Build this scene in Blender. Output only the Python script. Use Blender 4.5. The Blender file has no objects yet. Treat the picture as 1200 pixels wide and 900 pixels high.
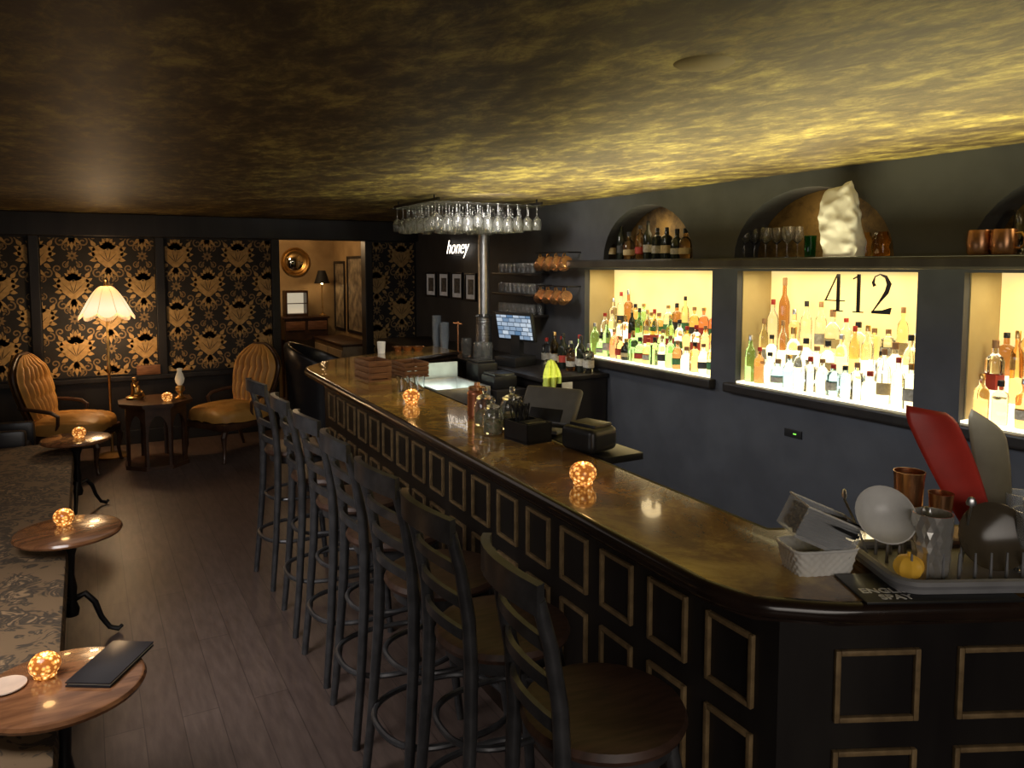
import bpy, bmesh, math, random
from mathutils import Vector, Matrix, noise
random.seed(7)
PI=math.pi
SC=bpy.context.scene
SC.view_settings.view_transform='Standard'
C=SC.collection
# ------------------------------------------------------------ camera
CAM=Vector((0,0,1.82)); YAW=math.radians(29.05); PIT=math.radians(4.4)
R=Vector((math.cos(YAW),-math.sin(YAW),0)); FH=Vector((math.sin(YAW),math.cos(YAW),0))
F=FH*math.cos(PIT)-Vector((0,0,1))*math.sin(PIT); U=FH*math.sin(PIT)+Vector((0,0,1))*math.cos(PIT)
cd=bpy.data.cameras.new('camera'); co=bpy.data.objects.new('camera',cd); C.objects.link(co)
cd.sensor_width=36; cd.lens=27; cd.shift_y=-69/1200; cd.clip_start=.05
mm=Matrix((R,U,-F)).transposed().to_4x4(); mm.translation=CAM; co.matrix_world=mm
SC.camera=co
def _v(px,py): return F*900+R*(px-600)-U*(py-381)
def PZ(px,py,z): v=_v(px,py); return CAM+v*((z-CAM.z)/v.z)
def PX(px,py,x): v=_v(px,py); return CAM+v*((x-CAM.x)/v.x)
def PY(px,py,y): v=_v(px,py); return CAM+v*((y-CAM.y)/v.y)
# ------------------------------------------------------------ materials
def nt(name):
    m=bpy.data.materials.new(name); m.use_nodes=True; n=m.node_tree.nodes; return m,n,m.node_tree.links,n['Principled BSDF']
def M(name,col,rough=.5,metal=0,es=0,ec=None,trans=0,ior=1.45,col2=None,scale=12,stretch=(1,1,1),bump=0,coat=0,alpha=1):
    m,n,l,b=nt(name)
    b.inputs['Roughness'].default_value=rough; b.inputs['Metallic'].default_value=metal
    b.inputs['Transmission Weight'].default_value=trans; b.inputs['IOR'].default_value=ior
    b.inputs['Coat Weight'].default_value=coat; b.inputs['Alpha'].default_value=alpha
    if col2 is None: col2=tuple(c*.8 for c in col)
    tc=n.new('ShaderNodeTexCoord'); mp=n.new('ShaderNodeMapping'); mp.inputs['Scale'].default_value=stretch
    ns=n.new('ShaderNodeTexNoise'); ns.inputs['Scale'].default_value=scale; ns.inputs['Detail'].default_value=6
    l.new(tc.outputs['Object'],mp.inputs[0]); l.new(mp.outputs[0],ns.inputs['Vector'])
    cr=n.new('ShaderNodeValToRGB'); cr.color_ramp.elements[0].position=.35; cr.color_ramp.elements[1].position=.65
    cr.color_ramp.elements[0].color=(*col2,1); cr.color_ramp.elements[1].color=(*col,1)
    l.new(ns.outputs['Fac'],cr.inputs[0]); l.new(cr.outputs[0],b.inputs['Base Color'])
    if es:
        b.inputs['Emission Strength'].default_value=es
        b.inputs['Emission Color'].default_value=(*(ec or col),1)
    if bump:
        bp=n.new('ShaderNodeBump'); bp.inputs['Strength'].default_value=bump; bp.inputs['Distance'].default_value=.01
        l.new(ns.outputs['Fac'],bp.inputs['Height']); l.new(bp.outputs[0],b.inputs['Normal'])
    return m
def glass(name,col,rough=.03): return M(name,col,rough,0,trans=1,col2=col)
def ramp(n,els):
    cr=n.new('ShaderNodeValToRGB'); e=cr.color_ramp.elements
    while len(e)<len(els): e.new(.5)
    for i,(p,c) in enumerate(els): e[i].position=p; e[i].color=(*c,1)
    return cr
def leafpaint(name,els,scale,rough,metal,dist=.8,stretch=(1,1,1),coat=0,big=.45,bigscale=.25,rz=0):
    m,n,l,b=nt(name)
    tc=n.new('ShaderNodeTexCoord'); mp=n.new('ShaderNodeMapping'); mp.inputs['Scale'].default_value=stretch; mp.inputs['Rotation'].default_value=(0,0,rz)
    l.new(tc.outputs['Object'],mp.inputs[0])
    a=n.new('ShaderNodeTexNoise'); a.inputs['Scale'].default_value=scale; a.inputs['Detail'].default_value=14; a.inputs['Roughness'].default_value=.74; a.inputs['Distortion'].default_value=dist
    l.new(mp.outputs[0],a.inputs['Vector'])
    a2=n.new('ShaderNodeTexNoise'); a2.inputs['Scale'].default_value=scale*bigscale; a2.inputs['Detail'].default_value=5
    l.new(mp.outputs[0],a2.inputs['Vector'])
    mx=n.new('ShaderNodeMath'); mx.operation='MULTIPLY_ADD'; mx.inputs[1].default_value=big
    sb=n.new('ShaderNodeMath'); sb.operation='MULTIPLY'; sb.inputs[1].default_value=1.06-big
    l.new(a.outputs['Fac'],sb.inputs[0]); l.new(a2.outputs['Fac'],mx.inputs[0]); l.new(sb.outputs[0],mx.inputs[2])
    cr=ramp(n,els); l.new(mx.outputs[0],cr.inputs[0]); l.new(cr.outputs[0],b.inputs['Base Color'])
    b.inputs['Roughness'].default_value=rough; b.inputs['Metallic'].default_value=metal; b.inputs['Coat Weight'].default_value=coat
    bp=n.new('ShaderNodeBump'); bp.inputs['Strength'].default_value=.12; bp.inputs['Distance'].default_value=.01
    l.new(a.outputs['Fac'],bp.inputs['Height'])
    if not coat: l.new(bp.outputs[0],b.inputs['Normal'])
    return m
m_ceil=leafpaint('gilded_ceiling',[(.43,(.042,.027,.016)),(.51,(.085,.060,.028)),(.58,(.20,.155,.052)),(.66,(.42,.34,.10))],8.5,.55,.05,dist=.3,stretch=(1.35,.75,1),big=.36,bigscale=.26,rz=math.radians(29))
m_top=leafpaint('gold_resin_top',[(.40,(.12,.058,.02)),(.50,(.28,.155,.045)),(.58,(.52,.34,.09)),(.67,(.74,.53,.17))],3.4,.12,0,dist=.6,coat=.5)
m_archback=leafpaint('arch_paint',[(.42,(.05,.030,.013)),(.5,(.13,.08,.028)),(.60,(.26,.165,.055))],9,.7,.05,dist=.3)
m_wall=M('charcoal_wall',(.060,.063,.072),.62,col2=(.046,.048,.056),scale=5,bump=.15)
m_black=M('black_wood',(.020,.017,.015),.4,col2=(.010,.008,.008),scale=8,stretch=(1,1,.2))
m_rail=M('dark_lacquer_rail',(.028,.016,.011),.22,col2=(.014,.008,.006),scale=8,coat=.3)
m_gold=M('antique_gold',(.31,.21,.10),.5,.2,col2=(.19,.125,.06),scale=30)
m_brass=M('brass',(.72,.47,.18),.28,.95,col2=(.5,.3,.1))
m_copper=M('copper',(.74,.40,.21),.27,.9,col2=(.55,.27,.13))
m_steel=M('stainless_steel',(.66,.67,.68),.3,.95)
m_iron=M('black_iron',(.022,.020,.020),.38,.5)
m_stool=M('gunmetal_frame',(.085,.085,.09),.34,.45,col2=(.05,.05,.054),scale=20)
m_seat=M('stool_seat_wood',(.080,.040,.026),.46,col2=(.042,.022,.015),scale=10,stretch=(1,6,1))
m_table=M('reddish_table_wood',(.24,.105,.045),.22,col2=(.13,.055,.024),scale=8,stretch=(1,5,1),coat=.5)
m_oak=M('crate_wood',(.26,.12,.055),.5,col2=(.15,.065,.03),scale=10,stretch=(1,1,6))
m_walnut=M('carved_walnut',(.07,.032,.016),.35,col2=(.035,.016,.009),scale=12)
m_velvet=M('gold_velvet',(.48,.26,.065),.5,col2=(.36,.18,.04),scale=6)
m_leather=M('black_leather',(.018,.018,.022),.28)
m_plastic=M('black_plastic',(.018,.018,.019),.35)
m_grey=M('grey_plastic',(.26,.26,.27),.5)
m_white=M('white_ceramic',(.80,.79,.76),.3)
m_paper=M('cream_paper',(.62,.60,.54),.8,col2=(.5,.48,.42),scale=25)
m_bag=M('white_bag',(.84,.83,.84),.6,col2=(.78,.77,.78),scale=5)
m_clear=glass('clear_glass',(.95,.97,.96))
m_smoke=M('clear_plastic',(.85,.87,.88),.12,alpha=.25)
m_cut=M('cut_glass',(.95,.96,.95),.04,trans=.85,ior=1.5)
# floor
m_floor,n,l,b=nt('plank_floor')
tc=n.new('ShaderNodeTexCoord'); mp=n.new('ShaderNodeMapping'); mp.inputs['Rotation'].default_value=(0,0,PI/2)
br=n.new('ShaderNodeTexBrick'); br.inputs['Scale'].default_value=1; br.inputs['Brick Width'].default_value=1.3; br.inputs['Row Height'].default_value=.14; br.inputs['Mortar Size'].default_value=.002
br.inputs['Color1'].default_value=(.120,.086,.073,1); br.inputs['Color2'].default_value=(.096,.067,.057,1); br.inputs['Mortar'].default_value=(.048,.033,.028,1)
l.new(tc.outputs['Object'],mp.inputs[0]); l.new(mp.outputs[0],br.inputs['Vector'])
mp2=n.new('ShaderNodeMapping'); mp2.inputs['Scale'].default_value=(9,1.5,1); ns=n.new('ShaderNodeTexNoise'); ns.inputs['Scale'].default_value=4; ns.inputs['Detail'].default_value=8
l.new(tc.outputs['Object'],mp2.inputs[0]); l.new(mp2.outputs[0],ns.inputs['Vector'])
mx=n.new('ShaderNodeMixRGB'); mx.blend_type='MULTIPLY'; mx.inputs[0].default_value=.7
cr=ramp(n,[(.3,(.55,.52,.52)),(.7,(1.2,1.2,1.2))]); l.new(ns.outputs['Fac'],cr.inputs[0])
l.new(br.outputs['Color'],mx.inputs[1]); l.new(cr.outputs[0],mx.inputs[2]); l.new(mx.outputs[0],b.inputs['Base Color'])
b.inputs['Roughness'].default_value=.42
# floral upholstery
m_floral,n,l,b=nt('floral_upholstery')
tc=n.new('ShaderNodeTexCoord'); v1=n.new('ShaderNodeTexVoronoi'); v1.inputs['Scale'].default_value=10; n1=n.new('ShaderNodeTexNoise'); n1.inputs['Scale'].default_value=7; n1.inputs['Distortion'].default_value=2.5
l.new(tc.outputs['Object'],n1.inputs['Vector']); mxv=n.new('ShaderNodeMixRGB'); mxv.inputs[0].default_value=.25
l.new(tc.outputs['Object'],mxv.inputs[1]); l.new(n1.outputs['Color'],mxv.inputs[2]); l.new(mxv.outputs[0],v1.inputs['Vector'])
cr=ramp(n,[(.18,(.26,.165,.085)),(.3,(.07,.048,.028)),(.5,(.04,.028,.018)),(.62,(.16,.10,.05))]); l.new(v1.outputs['Distance'],cr.inputs[0]); l.new(cr.outputs[0],b.inputs['Base Color']); b.inputs['Roughness'].default_value=.8
# mosaic votive
m_votive,n,l,b=nt('mosaic_votive_glass')
tc=n.new('ShaderNodeTexCoord'); v1=n.new('ShaderNodeTexVoronoi'); v1.inputs['Scale'].default_value=75
l.new(tc.outputs['Object'],v1.inputs['Vector'])
cr=ramp(n,[(.12,(1,.78,.40)),(.33,(.95,.42,.09)),(.6,(.24,.07,.012))]); l.new(v1.outputs['Distance'],cr.inputs[0])
l.new(cr.outputs[0],b.inputs['Base Color']); l.new(cr.outputs[0],b.inputs['Emission Color']); b.inputs['Emission Strength'].default_value=1.3; b.inputs['Roughness'].default_value=.2
m_flame=M('flame',(1,.6,.2),.5,es=5,ec=(1,.62,.25))
# ------------------------------------------------------------ mesh builder
class MB:
    def __init__(s): s.bm=bmesh.new(); s.mi=0
    def add(s,vs,fs):
        b=[s.bm.verts.new(v) for v in vs]
        for f in fs:
            try: q=s.bm.faces.new([b[i] for i in f]); q.material_index=s.mi
            except ValueError: pass
        return b
    def box(s,c,d,rot=None,bev=0,seg=2):
        r=bmesh.ops.create_cube(s.bm,size=1); M4=Matrix.Translation(Vector(c))
        if rot is not None: M4=M4@(rot if isinstance(rot,Matrix) else Matrix.Rotation(rot,4,'Z'))
        M4=M4@Matrix.Diagonal((*d,1)); bmesh.ops.transform(s.bm,matrix=M4,verts=r['verts'])
        if bev:
            es=list({e for v in r['verts'] for e in v.link_edges}); bmesh.ops.bevel(s.bm,geom=es,offset=bev,segments=seg,affect='EDGES',profile=.6)
        return s
    def lathe(s,pr,c=(0,0,0),seg=24,sq=0,sx=1,sy=1,mat=None):
        vs=[];fs=[];rings=[]
        for r,z in pr:
            if r<1e-6: rings.append([len(vs)]); vs.append(Vector((0,0,z)))
            else:
                ids=[]
                for i in range(seg):
                    a=2*PI*i/seg; k=r
                    if sq:
                        ca,sa=abs(math.cos(a)),abs(math.sin(a)); k=r/((ca**sq+sa**sq)**(1/sq))
                    ids.append(len(vs)); vs.append(Vector((math.cos(a)*k*sx,math.sin(a)*k*sy,z)))
                rings.append(ids)
        for A,B in zip(rings,rings[1:]):
            if len(A)==1 and len(B)==1: continue
            for i in range(seg):
                j=(i+1)%seg
                if len(A)==1: fs.append((A[0],B[j],B[i]))
                elif len(B)==1: fs.append((A[i],A[j],B[0]))
                else: fs.append((A[i],A[j],B[j],B[i]))
        if mat: vs=[mat@v for v in vs]
        s.add([v+Vector(c) for v in vs],fs); return s
    def tube(s,pts,r,seg=8,closed=False,flat=1):
        pts=[Vector(p) for p in pts]; N=len(pts); rr=r if isinstance(r,(list,tuple)) else [r]*N
        vs=[];fs=[];up=None
        for i,p in enumerate(pts):
            if closed: t=pts[(i+1)%N]-pts[i-1]
            else: t=pts[min(i+1,N-1)]-pts[max(i-1,0)]
            t.normalize()
            if up is None: up=Vector((0,0,1)) if abs(t.z)<.9 else Vector((1,0,0))
            a=t.cross(up); a.normalize(); bb=a.cross(t); up=bb
            for k in range(seg):
                an=2*PI*k/seg; vs.append(p+a*math.cos(an)*rr[i]+bb*math.sin(an)*rr[i]*flat)
        for i in range(N if closed else N-1):
            j=(i+1)%N
            for k in range(seg): q=(k+1)%seg; fs.append((i*seg+k,i*seg+q,j*seg+q,j*seg+k))
        if not closed: fs.append(tuple(range(seg))[::-1]); fs.append(tuple((N-1)*seg+k for k in range(seg)))
        s.add(vs,fs); return s
    def sweep(s,pts,w,h):
        pts=[Vector(p) for p in pts]; N=len(pts); vs=[];fs=[]
        for i,p in enumerate(pts):
            t=pts[min(i+1,N-1)]-pts[max(i-1,0)]; t.z=0; t.normalize(); a=Vector((t.y,-t.x,0))
            for q in ((-w/2,-h/2),(w/2,-h/2),(w/2,h/2),(-w/2,h/2)): vs.append(p+a*q[0]+Vector((0,0,q[1])))
        for i in range(N-1):
            for k in range(4): q=(k+1)%4; fs.append((i*4+k,i*4+q,i*4+4+q,i*4+4+k))
        fs.append((3,2,1,0)); fs.append(tuple(4*(N-1)+k for k in range(4)))
        s.add(vs,fs); return s
    def prism(s,poly,z0,z1,f=None):
        f=f or (lambda x,y,z:Vector((x,y,z))); N=len(poly)
        vs=[f(x,y,z0) for x,y in poly]+[f(x,y,z1) for x,y in poly]
        fs=[tuple(range(N))[::-1],tuple(range(N,2*N))]+[(i,(i+1)%N,N+(i+1)%N,N+i) for i in range(N)]
        s.add(vs,fs); return s
    def grid(s,fn,nu,nv):
        vs=[Vector(fn(i/nu,j/nv)) for j in range(nv+1) for i in range(nu+1)]
        fs=[(j*(nu+1)+i,j*(nu+1)+i+1,(j+1)*(nu+1)+i+1,(j+1)*(nu+1)+i) for j in range(nv) for i in range(nu)]
        s.add(vs,fs); return s
    def xf(s,m): bmesh.ops.transform(s.bm,matrix=m,verts=s.bm.verts); return s
    def mesh(s,name,mats,smooth=True):
        bmesh.ops.recalc_face_normals(s.bm,faces=s.bm.faces)
        me=bpy.data.meshes.new(name); s.bm.to_mesh(me); s.bm.free()
        for m in (mats if isinstance(mats,list) else [mats]): me.materials.append(m)
        if smooth:
            for p in me.polygons: p.use_smooth=True
            try: me.set_sharp_from_angle(angle=math.radians(38))
            except Exception: pass
        return me
def obj(name,mb,mats,parent=None,loc=(0,0,0),rot=(0,0,0),label=None,smooth=True):
    me=mb if isinstance(mb,bpy.types.Mesh) else mb.mesh(name,mats,smooth)
    o=bpy.data.objects.new(name,me); C.objects.link(o); o.location=loc; o.rotation_euler=rot
    if parent: o.parent=parent
    if label: o['label']=label
    return o
def tag(o,label,cat,group=None):
    o['label']=label; o['category']=cat
    if group: o['group']=group
    return o
def thing(name,label,cat,loc=(0,0,0),rz=0,group=None,rot=None):
    o=bpy.data.objects.new(name,None); o.empty_display_size=.05; C.objects.link(o); o.location=loc; o.rotation_euler=rot or (0,0,rz)
    return tag(o,label,cat,group)
def struct(name,mb,mats,smooth=False): o=obj(name,mb,mats,smooth=smooth); o['kind']='structure'; return o
def dup(root,loc,rz=0,label=None,group=None,rot=None):
    r=root.copy(); C.objects.link(r); r.location=loc; r.rotation_euler=rot or (0,0,rz)
    if label: r['label']=label
    if group: r['group']=group
    for ch in list(root.children):
        c=ch.copy(); C.objects.link(c); c.parent=r
        for g in ch.children: d=g.copy(); C.objects.link(d); d.parent=c
    return r
def text_mesh(s,size,ext=.002,shear=0,bold=0):
    cu=bpy.data.curves.new('t','FONT'); cu.body=s; cu.size=size; cu.extrude=ext; cu.shear=shear; cu.offset=bold; cu.align_x='CENTER'; cu.align_y='CENTER'
    o=bpy.data.objects.new('t',cu); C.objects.link(o); dg=bpy.context.evaluated_depsgraph_get()
    me=bpy.data.meshes.new_from_object(o.evaluated_get(dg)); bpy.data.objects.remove(o); return me
def ribbon(mb,pts,ws,f):
    N=len(pts);vs=[]
    for i,(x,y) in enumerate(pts):
        x0,y0=pts[max(i-1,0)];x1,y1=pts[min(i+1,N-1)]; dx,dy=x1-x0,y1-y0; L=math.hypot(dx,dy) or 1
        w=ws[i] if isinstance(ws,(list,tuple)) else ws
        vs+= [f(x-dy/L*w/2,y+dx/L*w/2),f(x+dy/L*w/2,y-dx/L*w/2)]
    mb.add(vs,[(2*i,2*i+1,2*i+3,2*i+2) for i in range(N-1)])
def face(d): return Vector(d).to_track_quat('Z','Y').to_euler()
ORD=['first','second','third','fourth','fifth','sixth','seventh','eighth','ninth','tenth','eleventh','twelfth','thirteenth','fourteenth','fifteenth','sixteenth','seventeenth','eighteenth']
# ------------------------------------------------------------ room shell
H=2.34; WX=3.5; BY=8.7; LX=-.95; NY=-2.0
struct('floor',MB().box((1.5,5,-.05),(6,15,.1)),m_floor)
struct('ceiling',MB().box((1.4,3.3,H+.05),(5,11,.1)),m_ceil)
struct('wall_left',MB().box((LX-.05,3.3,H/2),(.1,11.4,H)),m_wall)
struct('wall_near',MB().box((1.4,NY-.05,H/2),(5,.1,H)),m_wall)
DX0,DX1,DZ=1.86,2.86,2.11
w=MB(); w.box(((LX+DX0)/2,BY+.06,H/2),(DX0-LX,.12,H)); w.box(((DX1+3.9)/2,BY+.06,H/2),(3.9-DX1,.12,H)); w.box(((DX0+DX1)/2,BY+.06,(H+DZ)/2),(DX1-DX0,.12,H-DZ))
struct('wall_back',w,m_black)
w=MB(); w.box(((LX+WX)/2,BY-.05,2.225),(WX-LX,.1,.23),bev=.01)
struct('trim_1',w,m_black)
w=MB()
for x in (-.42,.68,1.84,2.90): w.box((x,BY-.02,1.41),(.085,.05,1.42),bev=.006)
w.box(((LX+DX0)/2,BY-.025,.68),(DX0-LX,.06,.05),bev=.008)
struct('trim_2',w,m_black)
struct('baseboard_back',MB().box(((LX+DX0)/2,BY-.015,.07),(DX0-LX,.03,.14),bev=.006),m_black)
NI=[(5.10,3.67),(3.454,2.285),(2.06,.85)]; NZ0,NZ1=1.10,1.79
AR=[(4.35,.50),(2.95,.535),(1.46,.58)]; AZ=1.87; AH=.385
w=MB(); XD=3.80; xc=(WX+XD)/2; xt=XD-WX
def wb(y0,y1,z0,z1): w.box((xc,(y0+y1)/2,(z0+z1)/2),(xt,abs(y1-y0),z1-z0))
wb(NY,BY,0,NZ0); wb(NY,BY,NZ1,AZ)
ys=[BY]+[v for p in NI for v in p]+[NY]
for i in range(0,len(ys),2): wb(ys[i],ys[i+1],NZ0,NZ1)
ey=BY
for c,hw in AR:
    wb(ey,c+hw,AZ,H); ey=c-hw
    K=20
    for i in range(K):
        a0,a1=PI*i/K,PI*(i+1)/K
        y0,y1=c+hw*math.cos(a0),c+hw*math.cos(a1); z0,z1=AZ+AH*math.sin(a0),AZ+AH*math.sin(a1)
        w.prism([(y0,z0),(y0,H),(y1,H),(y1,z1)],WX,XD,lambda x,y,z:Vector((z,x,y)))
wb(ey,NY,AZ,H)
struct('wall_right',w,m_wall)
w=MB()
for c,hw in AR:
    pl=[(c+(hw-.002)*math.cos(PI*i/20),AZ+.001+(AH-.002)*math.sin(PI*i/20)) for i in range(21)]
    w.prism(pl,3.70,3.72,lambda x,y,z:Vector((z,x,y)))
struct('wall_arch_back',w,m_archback)
m_liner=M('niche_liner_paint',(.50,.40,.20),.7,col2=(.42,.33,.16),scale=4)
w=MB()
for y0,y1 in NI:
    for y in (y0-.003,y1+.003): w.box((3.67,y,(NZ0+NZ1)/2),(.25,.006,NZ1-NZ0-.002))
struct('trim_5',w,m_liner)
struct('trim_3',MB().box((3.425,(5.13+NY)/2,1.835),(.17,5.13-NY,.06),bev=.012),m_black)
w=MB()
for y0,y1 in NI: w.box((3.475,(y0+y1)/2,NZ0-.03),(.07,y0-y1+.1,.06),bev=.012)
struct('trim_4',w,m_black)
# ------------------------------------------------------------ lit niches
def emit_mat(name,c1,c2,s):
    m,n,l,b=nt(name); tc=n.new('ShaderNodeTexCoord'); ns=n.new('ShaderNodeTexNoise'); ns.inputs['Scale'].default_value=2.5
    cr=ramp(n,[(.35,c1),(.65,c2)]); l.new(tc.outputs['Object'],ns.inputs['Vector']); l.new(ns.outputs['Fac'],cr.inputs[0])
    l.new(cr.outputs[0],b.inputs['Emission Color']); b.inputs['Emission Strength'].default_value=s; b.inputs['Base Color'].default_value=(*c1,1); return m
m_glow=emit_mat('cream_glow',(.92,.68,.24),(1,.80,.38),.80)
m_step=emit_mat('white_step_glow',(1,.88,.58),(1,.92,.70),1.5)
NN=['left','middle','right']
STEP=[(3.565,NZ0+.012),(3.665,NZ0+.10),(3.75,NZ0+.21)]
for (y0,y1),nm in zip(NI,NN):
    t=thing('lit_bottle_shelf',f'glowing cream backed white stepped shelf inside the {nm} lit niche','shelf',(3.66,(y0+y1)/2,NZ0))
    W_=y0-y1-.016
    obj('light_panel',MB().box((XD-.008-3.66,0,(NZ1-NZ0)/2),(.012,W_,NZ1-NZ0-.004)),m_glow,t)
    obj('front_step',MB().box((3.557-3.66,0,.006),(.11,W_,.012)),m_step,t,smooth=False)
    obj('middle_step',MB().box((3.66-3.66,0,.05),(.09,W_,.10)),m_step,t,smooth=False)
    obj('back_step',MB().box((3.745-3.66,0,.105),(.08,W_,.21)),m_step,t,smooth=False)
G={'clear':glass('bottle_clear',(.96,.97,.93)),'amber':glass('bottle_amber',(.95,.66,.30)),'green':glass('bottle_green',(.45,.76,.35)),'blue':glass('bottle_blue',(.50,.76,.96)),
   'red':glass('bottle_red',(.90,.32,.17)),'pale yellow':glass('bottle_yellow',(.97,.90,.62)),'brown':glass('bottle_brown',(.52,.26,.10)),'dark':M('bottle_dark',(.03,.035,.025),.08,trans=.3)}
LB={'white':M('label_white',(.52,.49,.42),.7,col2=(.36,.33,.27),scale=60),'black':M('label_black',(.05,.05,.05),.6),'cream':M('label_cream',(.58,.45,.24),.7,scale=60),'red':M('label_red',(.5,.06,.04),.6),'green':M('label_green',(.08,.25,.1),.6)}
CP={'black':m_plastic,'gold':m_brass,'red':M('cap_red',(.4,.03,.02),.4),'cork':M('cap_cork',(.35,.2,.1),.8),'silver':m_steel}
KD={
 'slender':([(0,0),(.029,0),(.032,.005),(.032,.20),(.027,.235),(.013,.262),(.0115,.315),(0,.315)],.05,.12,.0325,.0135,.30,.335,0),
 'tall':([(0,0),(.034,0),(.037,.006),(.037,.185),(.033,.205),(.015,.235),(.0125,.29),(0,.29)],.055,.115,.0376,.015,.275,.308,0),
 'square':([(0,0),(.033,0),(.036,.006),(.036,.155),(.032,.172),(.014,.188),(.013,.22),(0,.22)],.045,.105,.0366,.0165,.212,.245,6),
 'squat':([(0,0),(.044,0),(.048,.008),(.048,.11),(.042,.14),(.018,.165),(.015,.20),(0,.20)],.035,.08,.0487,.019,.192,.228,0),
 'round shouldered':([(0,0),(.036,0),(.04,.006),(.041,.14),(.038,.175),(.026,.20),(.014,.215),(.0135,.255),(0,.255)],.045,.10,.0417,.017,.245,.275,0),
 'flared':([(0,0),(.026,0),(.029,.005),(.036,.12),(.042,.17),(.036,.19),(.015,.205),(.013,.26),(0,.26)],.0,.0,0,.016,.25,.285,0)}
_mc={}
def bottle(kind,col,lab,cap,loc,label,group,scale=1,tall=1):
    pr,l0,l1,lr,cr_,c0,c1,sq=KD[kind]; k=(kind,col)
    if k not in _mc: _mc[k]=MB().lathe(pr,seg=20 if not sq else 24,sq=sq).mesh('bottle_glass',G[col])
    t=thing('bottle',label,'bottle',loc,random.uniform(-.4,.4) if sq else 0,group); t.scale=(scale,scale,scale*tall)
    obj('glass_body',_mc[k],None,t)
    if lab and l1>0:
        k=(kind,lab,'l')
        if k not in _mc: _mc[k]=MB().lathe([(lr-.0005,l0),(lr+.0008,l0),(lr+.0008,l1),(lr-.0005,l1)],seg=24,sq=sq).mesh('bottle_label',LB[lab])
        obj('paper_label',_mc[k],None,t)
    k=(kind,cap,'c')
    if k not in _mc: _mc[k]=MB().lathe([(0,c0),(cr_,c0),(cr_,c1-.003),(cr_*.85,c1),(0,c1)],seg=14).mesh('bottle_cap',CP[cap])
    obj('cap',_mc[k],None,t)
    return t
rowsn=['front','middle','back']
pal=[['green','clear','red','amber','amber','red','brown','clear','pale yellow','amber','green','clear','dark','clear','green'],
     ['clear','clear','clear','clear','pale yellow','clear','blue','clear','amber','clear','pale yellow','clear'],
     ['amber','brown','amber','clear','amber','brown','pale yellow','clear']]
rb=random.Random(5)
for ni,((y0,y1),nm) in enumerate(zip(NI,NN)):
    for ri,(x,z) in enumerate(STEP):
        n_=[17,15,12][ni]-ri
        ye=y1+.055
        for k in range(n_):
            if ni==2 and y0-.06-k*.09 <1.2: break
            stp=(y0-.06-ye)/(n_-1) if ni<2 else .092
            y=y0-.06-k*stp+rb.uniform(-.006,.006)
            kind=rb.choice(list(KD) if ri else ['square','squat','round shouldered','tall','square']); col=rb.choice(pal[ni]); lab=rb.choice(['white','cream','black','red','green',None,None] if ni!=1 else ['white',None,'cream',None,None])
            tall=rb.choice([.8,.92,1,1.12,1.3]) if ri else rb.choice([.8,.92,1.05])
            if ni==1 and ri==0: col=['green','brown','clear','blue','blue','clear','clear','clear','blue','blue','clear','clear','clear','clear','clear'][k]
            if ni==1 and ri==2 and k==1: kind,col,lab,tall='tall','brown',None,1.62
            if ni==0 and ri==0 and k<3: col='green'
            cap=rb.choice(list(CP))
            bottle(kind,col,lab,cap,(x+rb.uniform(-.004,.004),y,z),f'{kind} {col} glass bottle, {ORD[k]} from left on the {rowsn[ri]} step, {nm} lit niche','bottles in the lit niches',.88,tall)
# 412 sign
sg=thing('number_sign','black painted serif numerals 412 hanging in the middle lit niche','sign',(3.535,0,0))
def digit(polys,rib,y,z,k=1.22):
    mb=MB()
    for p in polys: mb.prism(p,-.003,.003,lambda a,b,c:Vector((c,y-a*k,z+b*k)))
    for pts,ws in rib: ribbon(mb,pts,[q*k for q in ws],lambda a,b:Vector((-.003,y-(a)*k,z+b*k)))
    obj('numeral',mb,m_black,sg,smooth=False)
p4=PX(966,364,3.535); hh=.165
digit([[(.062,0),(.062,hh),(.078,hh),(.078,0)],[(.046,0),(.046,.005),(.095,.005),(.095,0)],[(0,.045),(0,.050),(.104,.050),(.104,.045)],[(0,.045),(.062,hh),(.067,hh),(.007,.045)]],[],p4.y,p4.z)
digit([[(.02,0),(.02,hh),(.036,hh),(.036,0)],[(.003,0),(.003,.005),(.053,.005),(.053,0)],[(0,hh-.024),(0,hh-.018),(.036,hh),(.028,hh-.011)]],[],p4.y-.175,p4.z)
pts=[(.012,.115),(.004,.13),(.012,.155),(.035,hh),(.062,hh-.01),(.078,.125),(.068,.092),(.04,.055),(.008,.012),(.0,.004)]
digit([[(0,0),(0,.012),(.05,.016),(.085,.028),(.09,.028),(.084,0)]],[(pts,[.014,.012,.005,.005,.012,.019,.017,.009,.005,.004])],p4.y-.29,p4.z)
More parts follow.
